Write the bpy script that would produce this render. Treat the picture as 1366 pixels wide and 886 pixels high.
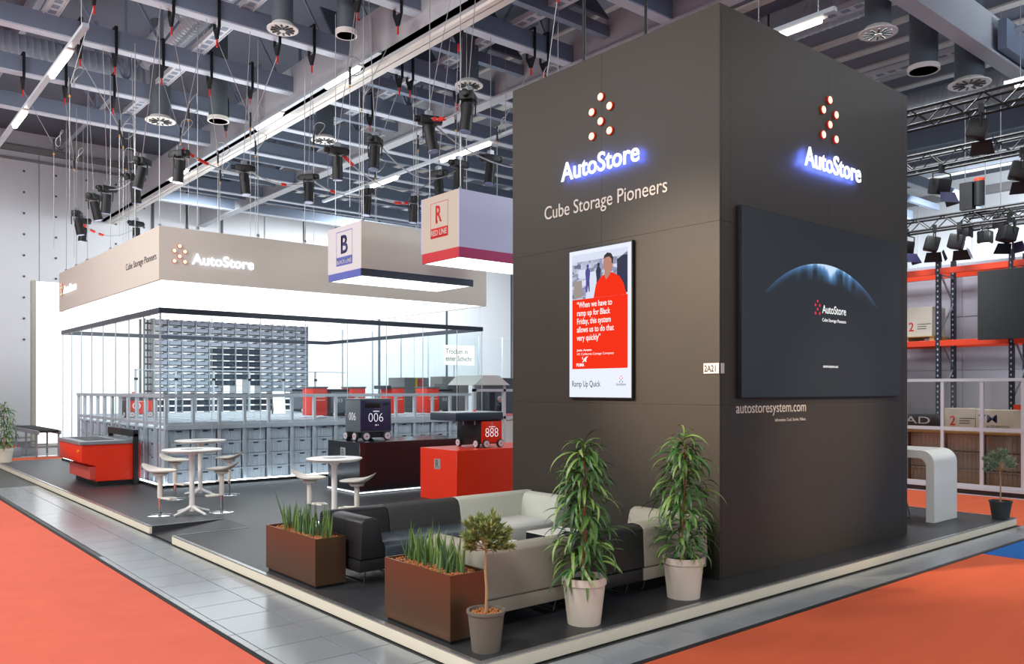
import bpy, bmesh, math, random
from mathutils import Vector, Matrix, Euler

for o in list(bpy.data.objects):
    bpy.data.objects.remove(o, do_unlink=True)
SC = bpy.context.scene
COL = SC.collection
R = math.radians
random.seed(7)

# ------------------------------------------------------------------ camera
# world frame: origin = near corner of the dark tower on the stand floor, X along its right face, Y along its left face
cd = bpy.data.cameras.new('camera')
cam = bpy.data.objects.new('camera', cd)
COL.objects.link(cam)
cam.location = (-7.204, -5.194, 2.0)
cam.rotation_euler = (R(90), 0, -math.atan2(0.6435, 0.7655))
cd.sensor_width = 36.0
cd.lens = 36.0 * 1098.0 / 1366.0
cd.shift_y = 76.0 / 1366.0
cd.clip_end = 300
SC.camera = cam

# ------------------------------------------------------------------ world and light
def S(r, g, b, a=1.0):
    def c(u):
        u /= 255.0
        return u / 12.92 if u <= 0.04045 else ((u + 0.055) / 1.055) ** 2.4
    return (c(r), c(g), c(b), a)

w = bpy.data.worlds.new('hall_air')
SC.world = w
w.use_nodes = True
bg = w.node_tree.nodes['Background']
bg.inputs['Color'].default_value = (0.72, 0.86, 1.0, 1)
bg.inputs['Strength'].default_value = 0.85

def area(name, loc, size, power, color=(1, 1, 1), target=None, size_y=None, spread=None):
    l = bpy.data.lights.new(name, 'AREA')
    l.energy = power
    l.color = color
    l.size = size
    if size_y:
        l.shape = 'RECTANGLE'
        l.size_y = size_y
    if spread:
        l.spread = R(spread)
    o = bpy.data.objects.new(name, l)
    COL.objects.link(o)
    o.location = loc
    if target is not None:
        d = Vector(target) - Vector(loc)
        o.rotation_euler = d.to_track_quat('-Z', 'Y').to_euler()
    return o

# rows of hall luminaires: the aisle left of the stand is lit strongest, the right aisle weaker
for i, y in enumerate((-6, 1, 8, 15)):
    area('hall_area_light', (-10.5, y, 9.0), 2.4, 620, (1.0, 0.98, 0.95), (-4.0, y + 0.5, 0))
for i, (x, y) in enumerate(((2.5, -7.5), (9.5, -7.5))):
    area('hall_area_light', (x, y, 9.2), 2.0, 210, (1.0, 0.94, 0.88), (x, y + 2.0, 0))
for i, (x, y) in enumerate(((-4.5, 26.0), (4.5, 27.0), (8.6, 2.2), (12.5, 26.5), (19.0, 24.0), (26.0, 8.0))):  # added unseen lights, most aimed to brighten the back and right walls
    area('hall_area_light', (x, y, 9.0), 2.0, (3200 if x > 20 else 800) if y < 10 else (420 if x < 5 else 1500), (0.92, 0.97, 1.0), (x + (6.0 if x > 20 and y < 10 else 0.0), y + (0 if y < 10 else 4.0), 2.0))

# added unseen lights that brighten the roof from below
area('roof_fill_light', (13.0, -5.0, 7.5), 2.0, 900, (0.88, 0.94, 1.0), (13.0, -4.6, 12.0), spread=140)
area('roof_fill_light', (-9.0, 6.0, 7.5), 2.0, 600, (0.88, 0.94, 1.0), (-8.6, 6.3, 12.0), spread=150)
# added warm spots that put a brown glow on the two tower faces
def spot(name, loc, target, power, angle, blend, color, r=0.25):
    l = bpy.data.lights.new(name, 'SPOT')
    l.energy = power
    l.color = color
    l.spot_size = R(angle)
    l.spot_blend = blend
    l.shadow_soft_size = r
    o = bpy.data.objects.new(name, l)
    COL.objects.link(o)
    o.location = loc
    o.rotation_euler = (Vector(target) - Vector(loc)).to_track_quat('-Z', 'Y').to_euler()
spot('tower_fill_spot', (-9.0, 3.5, 7.5), (0.0, 0.4, 2.55), 11000, 20, 1.0, (1.0, 0.80, 0.58))
spot('tower_fill_spot', (5.0, -10.0, 7.5), (2.2, 0.0, 1.35), 5000, 16, 1.0, (1.0, 0.76, 0.55))

SC.view_settings.view_transform = 'Standard'
SC.view_settings.look = 'None'
SC.view_settings.gamma = 1.0
SC.view_settings.use_curve_mapping = False
SC.view_settings.exposure = 0.0
SC.cycles.transparent_max_bounces = 24

# ------------------------------------------------------------------ materials
MATS = {}
def mat(name, col, rough=0.6, metal=0.0, var=0.06, scale=8.0, bump=0.0, bscale=60.0, spec=0.5, coat=0.0, emit=None, estr=1.0, stretch=None):
    """principled surface whose colour is broken up by object-space noise"""
    if name in MATS:
        return MATS[name]
    m = bpy.data.materials.new(name)
    m.use_nodes = True
    nt = m.node_tree
    n, l = nt.nodes, nt.links
    p = n['Principled BSDF']
    p.inputs['Roughness'].default_value = rough
    p.inputs['Metallic'].default_value = metal
    p.inputs['Specular IOR Level'].default_value = spec
    p.inputs['Coat Weight'].default_value = coat
    tc = n.new('ShaderNodeTexCoord')
    src = tc.outputs['Object']
    if stretch:
        mp = n.new('ShaderNodeMapping')
        mp.inputs['Scale'].default_value = stretch
        l.new(src, mp.inputs['Vector'])
        src = mp.outputs['Vector']
    nz = n.new('ShaderNodeTexNoise')
    nz.inputs['Scale'].default_value = scale
    nz.inputs['Detail'].default_value = 3
    l.new(src, nz.inputs['Vector'])
    mx = n.new('ShaderNodeMix')
    mx.data_type = 'RGBA'
    mx.inputs[6].default_value = tuple(c * (1 - var) for c in col[:3]) + (1,)
    mx.inputs[7].default_value = tuple(min(1, c * (1 + var)) for c in col[:3]) + (1,)
    l.new(nz.outputs['Fac'], mx.inputs[0])
    l.new(mx.outputs[2], p.inputs['Base Color'])
    if bump:
        nb = n.new('ShaderNodeTexNoise')
        nb.inputs['Scale'].default_value = bscale
        nb.inputs['Detail'].default_value = 4
        l.new(src, nb.inputs['Vector'])
        b = n.new('ShaderNodeBump')
        b.inputs['Strength'].default_value = bump
        b.inputs['Distance'].default_value = 0.01
        l.new(nb.outputs['Fac'], b.inputs['Height'])
        l.new(b.outputs['Normal'], p.inputs['Normal'])
    if emit:
        p.inputs['Emission Color'].default_value = emit
        p.inputs['Emission Strength'].default_value = estr
    MATS[name] = m
    return m

def emis(name, col, s):
    if name in MATS:
        return MATS[name]
    m = bpy.data.materials.new(name)
    m.use_nodes = True
    nt = m.node_tree
    nt.nodes.remove(nt.nodes['Principled BSDF'])
    e = nt.nodes.new('ShaderNodeEmission')
    e.inputs['Color'].default_value = col
    e.inputs['Strength'].default_value = s
    nt.links.new(e.outputs[0], nt.nodes['Material Output'].inputs[0])
    MATS[name] = m
    return m

def glass(name, tint=(0.93, 0.97, 0.97, 1), refl=0.12, rough=0.02):
    m = bpy.data.materials.new(name)
    m.use_nodes = True
    nt = m.node_tree
    n, l = nt.nodes, nt.links
    n.remove(n['Principled BSDF'])
    t = n.new('ShaderNodeBsdfTransparent')
    t.inputs[0].default_value = tint
    g = n.new('ShaderNodeBsdfGlossy')
    g.inputs['Roughness'].default_value = rough
    lw = n.new('ShaderNodeLayerWeight')
    lw.inputs['Blend'].default_value = refl
    mx = n.new('ShaderNodeMixShader')
    lw.inputs['Blend'].default_value = 0.5
    pw_ = n.new('ShaderNodeMath')
    pw_.operation = 'POWER'
    pw_.inputs[1].default_value = 4.5
    l.new(lw.outputs['Facing'], pw_.inputs[0])
    ma = n.new('ShaderNodeMath')
    ma.operation = 'MULTIPLY_ADD'
    ma.inputs[1].default_value = 0.35
    ma.inputs[2].default_value = refl
    l.new(pw_.outputs[0], ma.inputs[0])
    l.new(ma.outputs[0], mx.inputs[0])
    l.new(t.outputs[0], mx.inputs[1])
    l.new(g.outputs[0], mx.inputs[2])
    l.new(mx.outputs[0], n['Material Output'].inputs[0])
    MATS[name] = m
    return m

# ------------------------------------------------------------------ mesh helpers
class MB:
    def __init__(s):
        s.v = []
        s.f = []
    def add(s, vs, fs):
        o = len(s.v)
        s.v += [tuple(p) for p in vs]
        s.f += [tuple(i + o for i in q) for q in fs]
        return s
    def box(s, x0, y0, z0, x1, y1, z1, M=None):
        vs = [Vector(p) for p in ((x0, y0, z0), (x1, y0, z0), (x1, y1, z0), (x0, y1, z0), (x0, y0, z1), (x1, y0, z1), (x1, y1, z1), (x0, y1, z1))]
        if M is not None:
            vs = [M @ p for p in vs]
        return s.add(vs, [(0, 3, 2, 1), (4, 5, 6, 7), (0, 1, 5, 4), (1, 2, 6, 5), (2, 3, 7, 6), (3, 0, 4, 7)])
    def bar(s, a, b, wd, ht=None):
        """square bar from a to b"""
        a, b = Vector(a), Vector(b)
        ht = ht or wd
        d = (b - a)
        L = d.length
        q = d.to_track_quat('X', 'Z').to_matrix().to_4x4()
        return s.box(0, -wd / 2, -ht / 2, L, wd / 2, ht / 2, Matrix.Translation(a) @ q)
    def cyl(s, a, b, r0, r1=None, n=12, caps=True):
        a, b = Vector(a), Vector(b)
        r1 = r0 if r1 is None else r1
        q = (b - a).to_track_quat('Z', 'Y').to_matrix()
        vs = []
        for c, r in ((a, r0), (b, r1)):
            for k in range(n):
                t = 2 * math.pi * k / n
                vs.append(c + q @ Vector((math.cos(t) * r, math.sin(t) * r, 0)))
        fs = [(k, (k + 1) % n, n + (k + 1) % n, n + k) for k in range(n)]
        if caps:
            fs += [tuple(range(n - 1, -1, -1)), tuple(range(n, 2 * n))]
        return s.add(vs, fs)
    def tube(s, pts, r, n=6, closed=False, taper=None):
        pts = [Vector(p) for p in pts]
        m = len(pts)
        vs, fs = [], []
        up = None
        for i, p in enumerate(pts):
            a = pts[(i - 1) % m] if (closed or i > 0) else p
            b = pts[(i + 1) % m] if (closed or i < m - 1) else p
            d = (b - a).normalized()
            if up is None:
                up = d.orthogonal().normalized()
            up = (up - d * up.dot(d)).normalized()
            sd = d.cross(up)
            rr = r if taper is None else r * (1 + (taper - 1) * i / (m - 1))
            for k in range(n):
                t = 2 * math.pi * k / n
                vs.append(p + up * math.cos(t) * rr + sd * math.sin(t) * rr)
        for i in range(m if closed else m - 1):
            j = (i + 1) % m
            for k in range(n):
                fs.append((i * n + k, i * n + (k + 1) % n, j * n + (k + 1) % n, j * n + k))
        if not closed:
            fs += [tuple(range(n - 1, -1, -1)), tuple((m - 1) * n + k for k in range(n))]
        return s.add(vs, fs)
    def lathe(s, prof, n=24, c=(0, 0, 0)):
        vs = []
        for r, z in prof:
            for k in range(n):
                t = 2 * math.pi * k / n
                vs.append((c[0] + r * math.cos(t), c[1] + r * math.sin(t), c[2] + z))
        fs = []
        for i in range(len(prof) - 1):
            for k in range(n):
                fs.append((i * n + k, i * n + (k + 1) % n, (i + 1) * n + (k + 1) % n, (i + 1) * n + k))
        if prof[0][0] > 1e-5:
            fs.append(tuple(range(n - 1, -1, -1)))
        if prof[-1][0] > 1e-5:
            fs.append(tuple((len(prof) - 1) * n + k for k in range(n)))
        return s.add(vs, fs)
    def prism(s, poly, fn, a0, a1):
        """poly: list of (u,v); fn(u,v,a)->point"""
        n = len(poly)
        vs = [fn(u, v, a0) for u, v in poly] + [fn(u, v, a1) for u, v in poly]
        fs = [(k, (k + 1) % n, n + (k + 1) % n, n + k) for k in range(n)]
        fs += [tuple(range(n - 1, -1, -1)), tuple(range(n, 2 * n))]
        return s.add(vs, fs)
    def sphere(s, c, r, n=12, m=8, sz=1.0):
        prof = [(r * math.sin(math.pi * i / m), -r * sz * math.cos(math.pi * i / m)) for i in range(m + 1)]
        prof[0] = (1e-6, prof[0][1])
        prof[-1] = (1e-6, prof[-1][1])
        return s.lathe(prof, n, c)
    def mesh(s, name, m=None, bevel=0.0, seg=2, smooth=True, fix=True):
        me = bpy.data.meshes.new(name)
        me.from_pydata(s.v, [], s.f)
        if fix or bevel:
            bm = bmesh.new()
            bm.from_mesh(me)
            if fix:
                bmesh.ops.recalc_face_normals(bm, faces=bm.faces)
            if bevel:
                es = [e for e in bm.edges if len(e.link_faces) == 2 and e.calc_face_angle(0) > 0.5]
                bmesh.ops.bevel(bm, geom=es, offset=bevel, segments=seg, affect='EDGES', profile=0.5, clamp_overlap=True)
            bm.to_mesh(me)
            bm.free()
        if smooth:
            me.shade_smooth()
            me.set_sharp_from_angle(angle=R(38))
        if m:
            me.materials.append(m)
        return me
    def build(s, name, m, parent=None, w=False, **k):
        """w=True: coordinates are world ones, the parent only carries a location"""
        if w and parent is not None:
            L = parent.location
            s.v = [(p[0] - L[0], p[1] - L[1], p[2] - L[2]) for p in s.v]
        return put(name, s.mesh(name, m, **k), parent)

def put(name, me, parent=None, loc=None, rot=None, scale=None):
    o = bpy.data.objects.new(name, me)
    COL.objects.link(o)
    if parent is not None:
        o.parent = parent
    if loc is not None:
        o.location = loc
    if rot is not None:
        o.rotation_euler = rot
    if scale is not None:
        o.scale = scale
    return o

def tag(o, label, cat, group=None, kind=None):
    o['label'] = label
    o['category'] = cat
    if group:
        o['group'] = group
    if kind:
        o['kind'] = kind
    return o

def thing(name, label, cat, loc=(0, 0, 0), rz=0.0, group=None):
    o = bpy.data.objects.new(name, None)
    COL.objects.link(o)
    o.empty_display_size = 0.1
    o.location = loc
    o.rotation_euler = (0, 0, rz)
    return tag(o, label, cat, group)

def dup(root, loc, rz=None, label=None, group=None):
    r = root.copy()
    COL.objects.link(r)
    r.location = loc
    if rz is not None:
        r.rotation_euler = (0, 0, rz)
    if label:
        r['label'] = label
    if group:
        r['group'] = group
    for ch in list(root.children):
        c = ch.copy()
        COL.objects.link(c)
        c.parent = r
        for g in list(ch.children):
            d = g.copy()
            COL.objects.link(d)
            d.parent = c
    return r

def struct(o):
    o['kind'] = 'structure'
    return o

VX, VY, VZ = Vector((1, 0, 0)), Vector((0, 1, 0)), Vector((0, 0, 1))
FACE_L = (-VY, VZ, -VX)      # surface facing -X, read from the left aisle
FACE_R = (VX, VZ, -VY)       # surface facing -Y, read from the right aisle

def text(name, s, m, parent, org, face, width, height=None, depth=0.004, bold=0.0, off=0.0, line=1.0, mback=None):
    """lettering built as a flat mesh; org = lower left corner (world), fitted to width (and height)"""
    cu = bpy.data.curves.new(name, 'FONT')
    cu.body = s
    cu.size = 1.0
    cu.offset = bold
    cu.space_line = line
    cu.resolution_u = 4
    o = bpy.data.objects.new(name, cu)
    COL.objects.link(o)
    dg = bpy.context.evaluated_depsgraph_get()
    me = bpy.data.meshes.new_from_object(o.evaluated_get(dg))
    bpy.data.objects.remove(o, do_unlink=True)
    xs = [v.co.x for v in me.vertices]
    ys = [v.co.y for v in me.vertices]
    x0, y0 = min(xs), min(ys)
    sx = width / (max(xs) - x0)
    sy = sx if height is None else height / (max(ys) - y0)
    bm = bmesh.new()
    bm.from_mesh(me)
    bpy.data.meshes.remove(me)
    if depth > 0:
        r = bmesh.ops.extrude_face_region(bm, geom=list(bm.faces))
        for v in [g for g in r['geom'] if isinstance(g, bmesh.types.BMVert)]:
            v.co.z = 1.0
    rt, up, nm = face
    L = parent.location if parent is not None else Vector((0, 0, 0))
    org = Vector(org)
    for v in bm.verts:
        z = off + (depth if v.co.z > 0.5 else 0.0)
        v.co = org + rt * ((v.co.x - x0) * sx) + up * ((v.co.y - y0) * sy) + nm * z - L
    bmesh.ops.recalc_face_normals(bm, faces=bm.faces)
    me = bpy.data.meshes.new(name)
    bm.to_mesh(me)
    bm.free()
    me.materials.append(m)
    if mback:                                              # back faces of halo-lit letters
        me.materials.append(mback)
        for p in me.polygons:
            if p.normal.dot(nm) < -0.9:
                p.material_index = 1
    return put(name, me, parent)

def flat(name, poly, m, parent, org, face, off=0.001, depth=0.0008):
    """thin printed shape on a surface"""
    rt, up, nm = face
    org = Vector(org)
    L = parent.location if parent is not None else Vector((0, 0, 0))
    mb = MB().prism(poly, lambda u, v, a: org + rt * u + up * v + nm * a - L, off, off + depth)
    return mb.build(name, m, parent, smooth=False)

def rect(x0, y0, x1, y1):
    return [(x0, y0), (x1, y0), (x1, y1), (x0, y1)]

# shared surfaces
M_tower = mat('tower_lacquer', S(58, 54, 48), 0.46, 0, 0.05, 2.0, spec=0.28)
M_steel = mat('galvanised_steel', S(150, 156, 164), 0.45, 0.6, 0.08, 5)
M_alu = mat('brushed_aluminium', S(196, 204, 212), 0.35, 0.35, 0.06, 12)
M_chrome = mat('chrome', S(215, 215, 218), 0.08, 1.0, 0.02, 4)
M_black = mat('black_metal', S(15, 16, 19), 0.5, 0.0, 0.1, 9)
M_blackplastic = mat('black_plastic', S(22, 23, 26), 0.5, 0, 0.1, 9)
M_white = mat('white_plastic', S(232, 230, 224), 0.35, 0, 0.02, 6)
M_red = mat('red_lacquer', S(230, 50, 20), 0.3, 0, 0.03, 4)
M_redtape = mat('red_tape', S(214, 40, 28), 0.5, 0, 0.05, 9)
M_wire = mat('steel_wire', S(176, 178, 180), 0.4, 0.5, 0.05, 20)
M_orange = mat('orange_steel', S(232, 66, 26), 0.42, 0, 0.05, 6)
M_ink = mat('dark_ink', S(44, 42, 44), 0.6, 0, 0.02, 9)
M_print = mat('white_print', S(208, 202, 190), 0.55, 0, 0.02, 9)
M_navyink = mat('navy_ink', S(42, 46, 96), 0.6, 0, 0.02, 9)
M_redink = mat('red_ink', S(214, 32, 34), 0.6, 0, 0.02, 9)
E_white = emis('lit_white', (0.95, 0.98, 1.0, 1), 2.6)
E_wall = emis('lit_wall_fabric', (0.97, 0.98, 1.0, 1), 1.7)
E_logo = emis('lit_letter', (0.86, 0.90, 1.0, 1), 1.6)
E_logo2 = emis('lit_letter_soft', (0.80, 0.84, 1.0, 1), 2.2)
E_halo = emis('halo_light', (0.13, 0.20, 1.0, 1), 42.0)
E_dot = emis('lit_dot', (1.0, 0.62, 0.42, 1), 2.2)
E_dotrim = emis('lit_dot_rim', (0.75, 0.06, 0.015, 1), 1.2)
E_tube = emis('lit_tube', (1.0, 0.97, 0.86, 1), 9.0)
E_led = emis('led_strip', (0.86, 0.93, 1.0, 1), 9.0)
E_led2 = emis('led_line', (0.84, 0.90, 1.0, 1), 2.5)
G_pane = glass('clear_pane', (0.97, 0.99, 0.99, 1), 0.015)
G_smoke = glass('tinted_pane', (0.90, 0.88, 0.85, 1), 0.03)
# ------------------------------------------------------------------ floor, carpets, stand platform
ZF = -0.11
M_tile = mat('grey_floor_tile', S(136, 143, 148), 0.2, 0, 0.12, 2.2, bump=0.05, bscale=3, spec=0.6)
M_floor = mat('hall_floor_screed', S(60, 62, 62), 0.4, 0, 0.12, 0.7)
M_carpetL = mat('red_carpet', S(216, 108, 88), 0.95, 0, 0.09, 3.0, bump=0.25, bscale=260, spec=0.1)
M_carpetR = mat('orange_carpet', S(196, 92, 62), 0.95, 0, 0.10, 2.0, bump=0.25, bscale=260, spec=0.1, stretch=(0.6, 3.0, 1))
M_blue = mat('blue_carpet', S(40, 92, 158), 0.95, 0, 0.08, 3.0, bump=0.25, bscale=260, spec=0.1)
M_stand = mat('charcoal_stand_floor', S(52, 54, 57), 0.42, 0, 0.16, 1.3, bump=0.05, bscale=40, stretch=(0.5, 3.0, 1))
M_kerb = mat('cream_kerb', S(240, 230, 206), 0.5, 0, 0.05, 3)
M_kerbtrim = mat('aluminium_edge_trim', S(190, 190, 188), 0.25, 0.8, 0.06, 8)
M_joint = mat('black_joint', S(28, 29, 30), 0.7, 0, 0.05, 9)

floor = struct(MB().box(-34, -24, ZF - 0.2, 48, 33.4, ZF - 0.012).build('floor', M_floor))
T = 0.54
def tile_me(lx, ly):
    return MB().box(0.0045, 0.0045, 0, lx - 0.0045, ly - 0.0045, 0.011).mesh('tile', M_tile, bevel=0.0015, seg=1)
t_full, cache = tile_me(T, T), {}
def tile(x0, y0, x1, y1):
    key = (round(x1 - x0, 3), round(y1 - y0, 3))
    if key not in cache:
        cache[key] = tile_me(*key)
    put('tile', cache[key], floor, (x0, y0, ZF - 0.0115))
y = 0.13 - 2 * T
while y < 15:
    tile(-4.54, y, -4.47, y + T) if y < 6 else None
    tile(-4.47, y, -3.93, y + T)
    tile(-3.93, y, -3.58, y + T)
    y += T
x = -3.58
while x < 12:
    tile(x, -0.95, x + T, -0.53)
    x += T
for yy in range(0, 12):                                 # strip beyond the conveyor
    tile(-3.6 + yy * T, 23.9, -3.6 + (yy + 1) * T, 24.44)
carpet = lambda n, m, *b: struct(MB().box(b[0], b[1], ZF - 0.012, b[2], b[3], ZF - 0.002).build(n, m))
carpet('floor_carpet_red', M_carpetL, -34, -24, -4.585, 33)
carpet('floor_carpet_orange', M_carpetR, -4.55, -24, 4.19, -1.0)
carpet('floor_carpet_blue', M_blue, 4.19, -24, 14, -1.0)
carpet('floor_carpet_orange_aisle', M_carpetR, 6.98, -0.53, 10.28, 16)
carpet('floor_carpet_orange_strip', M_carpetR, -3.58, 21.4, 6, 23.85)
struct(MB().box(-4.585, -24, ZF - 0.012, -4.54, 33, ZF + 0.004).build('trim_1', M_joint))
struct(MB().box(-4.54, -1.0, ZF - 0.012, 14, -0.95, ZF + 0.004).build('trim_2', M_joint))

plat = thing('stand_platform', 'charcoal raised stand floor with cream kerb around the dark tower', 'platform', (0, 0, ZF))
pb = MB()
pb.box(-3.5, -0.44, ZF, 6.94, 6.36, 0)
pb.box(-2.45, 6.36, ZF, 6.94, 7.36, 0)
pb.box(-3.5, 7.36, ZF, 6.94, 21.3, 0)
pb.build('deck', M_stand, plat, w=True)
MB().prism([(-3.52, ZF + 0.004), (-2.45, -0.002), (-2.45, ZF)], lambda u, v, a: (u, a, v), 6.37, 7.35).build('ramp', M_stand, plat, w=True)
for q in ((-3.54, -0.47, -3.5, 6.36), (-3.54, 7.36, -3.5, 21.3), (-3.5, -0.47, 6.97, -0.44), (6.94, -0.44, 6.97, 21.3)):
    MB().box(q[0], q[1], ZF, q[2], q[3], -0.004).build('kerb', M_kerb, plat, w=True, bevel=0.004, seg=1)
for q in ((-3.545, -0.475, -3.50, 6.36), (-3.545, 7.36, -3.50, 21.3), (-3.5, -0.475, 6.975, -0.43), (6.935, -0.43, 6.975, 21.3), (-3.5, 6.335, -2.45, 6.365), (-3.5, 7.355, -2.45, 7.385)):
    MB().box(q[0], q[1], -0.004, q[2], q[3], 0.006).build('edge_trim', M_kerbtrim, plat, w=True)

# ------------------------------------------------------------------ hall shell
M_wall = mat('hall_wall_panel', S(204, 206, 210), 0.7, 0, 0.04, 0.8)
M_wallR = mat('hall_wall_white', S(205, 208, 214), 0.7, 0, 0.03, 0.8)
M_strip = mat('wall_joint_strip', S(70, 74, 80), 0.6, 0, 0.05, 3)
M_cap = mat('wall_cap_rail', S(140, 140, 142), 0.5, 0.3, 0.06, 3)
M_deck = mat('roof_deck', S(104, 110, 124), 0.75, 0, 0.10, 0.6)
M_beam = mat('roof_beam_paint', S(128, 142, 162), 0.55, 0.15, 0.08, 1.5)
M_flange = mat('beam_flange_paint', S(198, 206, 218), 0.5, 0.1, 0.05, 2)
M_main = mat('main_girder_paint', S(186, 190, 196), 0.55, 0, 0.05, 1.2)
M_purlin_lit = mat('purlin_lit_paint', S(168, 176, 190), 0.55, 0.1, 0.06, 1.5)  # beam paint made lighter, bright hall light put into the colour
M_tray = mat('perforated_tray', S(206, 210, 216), 0.45, 0.3, 0.14, 40)
M_duct = mat('spiral_duct', S(176, 186, 196), 0.35, 0.35, 0.06, 4)
M_grey = mat('duct_grey', S(92, 102, 110), 0.55, 0.2, 0.06, 3)

wb = struct(MB().box(-34, 33, ZF, 48, 33.3, 12.4).build('wall_back', M_wall))
xs = (-14, -9.5, -5, -0.4, 4.06, 5.56, 7.14, 9.2, 11.29, 13.4, 15.6, 17.8, 20, 22.4, 24.8, 27.2, 30)
pm = {}
for i in range(len(xs) - 1):
    wd = round(xs[i + 1] - xs[i] - (0.10 if xs[i] >= 4 else 0.02), 3)
    if wd not in pm:
        pm[wd] = MB().box(0, 0, 0, wd, 0.06, 11.5).mesh('panel', M_wall, bevel=0.01, seg=1)
    put('panel', pm[wd], wb, (xs[i] + 0.05, 32.94, 0.05))
for x in (4.06, 5.56, 7.14, 11.29, 15.6, 20.0, 24.8):
    MB().box(x - 0.06, 32.9, 0, x + 0.06, 32.95, 11.5).build('joint_strip', M_strip, wb)
dot = MB().cyl((0, -0.03, 0), (0, 0.02, 0), 0.045, n=8).mesh('anchor_hole', M_strip)
for c in range(7):
    for r in range(9):
        put('anchor_hole', dot, wb, (-3.2 + c * 1.15, 32.94, 4.0 + r * 0.85))
MB().box(-34, 32.7, 11.55, 48, 33.0, 11.75).build('cap_rail', M_cap, wb)
MB().box(-34, 32.8, 11.2, 48, 32.94, 11.28).build('cap_rail', M_cap, wb)
wr = struct(MB().box(36, -24, ZF, 36.3, 33.3, 12.4).build('wall_right', M_wallR))
pl = MB().box(-0.12, -0.25, 0, 0, 0.25, 11.4).mesh('pilaster', M_wallR, bevel=0.01, seg=1)
for k in range(16):
    put('pilaster', pl, wr, (36.0, -12 + k * 2.6, 0.0))
MB().box(35.6, -24, 11.4, 36, 33, 11.75).build('cap_rail', M_cap, wr)

# roof: deck, girders along Y, joists along X (2.9 m apart), purlins along Y on the right
ceil = struct(MB().box(-34, -24, 12.4, 48, 33.4, 12.7).build('ceiling', M_deck))
def ibeam_x(x0, x1, y, z, h, wd=0.22, m=None):
    MB().box(x0, y - 0.10, z + 0.03, x1, y + 0.10, z + h).build('joist', M_beam, ceil)
    fl = MB()
    fl.box(x0, y - 0.13, z - 0.005, x1, y + 0.13, z + 0.03)
    fl.build('joist_flange', M_flange, ceil)
for k in range(11):
    y = -0.05 + 2.9 * k
    if 1 <= k <= 7:
        ibeam_x(-30, 1.98, y, 9.5, 0.42)
    if k >= 2:
        ibeam_x(2.5, 30 if k > 2 else 6.1, y - 0.1, 9.5, 0.42)
        MB().box(2.5, y - 1.35, 9.75, 30 if k > 3 else 6.1, y - 1.18, 10.0).build('joist', M_beam, ceil)
g = MB()
g.box(1.98, -8, 9.15, 2.1, 33, 10.2)
g.box(1.98, -8, 9.15, 2.32, 33, 9.2)
g.build('main_girder', M_main, ceil)
MB().box(2.2, -8, 9.08, 2.3, 33, 9.15).build('girder_rail', M_white, ceil)
MB().box(2.36, -8, 9.1, 2.52, 33, 9.2).build('girder_rail', M_white, ceil)
for x in (-13.5, 6.18, 19.0):
    g = MB()
    g.box(x - 0.06, -8, 9.5, x + 0.06, 33, 10.3)
    g.box(x - 0.17, -8, 9.44, x + 0.17, 33, 9.5)
    g.build('side_girder', M_main if x == 6.18 else M_beam, ceil)
g = MB()
g.box(6.3, 1.9, 9.4, 30, 2.0, 10.3)
g.box(6.3, 1.78, 9.34, 30, 2.12, 9.4)
g.build('cross_girder', M_main, ceil)
MB().box(12.6, 1.6, 9.45, 30, 1.78, 10.1).build('cross_girder', M_beam, ceil)
# purlins, their colours lightened as if lit by the bright hall
for k in range(20):
    x = 7.2 + k * 1.15
    MB().box(x - 0.07, -10, 11.0, x + 0.07, 33, 11.5).build('purlin', M_purlin_lit, ceil)
    MB().box(x - 0.14, -10, 10.95, x + 0.14, 33, 11.0).build('purlin_flange', M_white, ceil)
for k in range(9):
    x = -26 + k * 3.3
    MB().box(x - 0.08, -10, 11.9, x + 0.08, 33, 12.4).build('purlin', M_purlin_lit, ceil)
# sloping bracing rods and hangers between joists and deck
for i in range(9):
    y = 2.85 + 2.9 * i
    for x in (-5.5, -1.2, 3.6, 5.5) if i < 7 else (3.6, 5.5):
        MB().bar((x, y, 9.9), (x, y, 12.4), 0.07).build('hanger', M_beam, ceil)
        MB().bar((x, y, 9.9), (x + 1.5, y, 12.4), 0.05).build('brace', M_beam, ceil)
        MB().bar((x, y, 9.9), (x - 1.5, y, 12.4), 0.05).build('brace', M_beam, ceil)
for i in range(4):                                         # roof sheet panels above the tower, tilted like sheds
    y = 4.3 + 2.9 * i
    MB().prism([(0, 10.1), (1.3, 11.9), (1.35, 11.88), (0.05, 10.08)], lambda u, v, a: (a, y + u, v), 2.7, 6.0).build('shed_sheet', M_deck, ceil)
# perforated cable trays running along Y
for x, y0, y1 in ((-0.42, 9.5, 20.0), (4.42, 6.0, 17.6), (-3.48, 8, 15.4), (9.2, -6, 7), (13.2, -6, 9)):
    t = MB()
    t.box(x - 0.14, y0, 9.9, x + 0.14, y1, 9.92)
    t.box(x - 0.15, y0, 9.88, x - 0.13, y1, 10.0)
    t.box(x + 0.13, y0, 9.88, x + 0.15, y1, 10.0)
    tr = t.build('cable_tray', M_tray, ceil)
    h = MB()
    n = int((y1 - y0) / 0.3)
    for k in range(n):
        h.box(x - 0.07, y0 + 0.1 + k * 0.3, 9.895, x + 0.07, y0 + 0.28 + k * 0.3, 9.899)
    s = h.build('tray_slots', M_beam, tr)
    s['kind'] = 'stuff'

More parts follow.
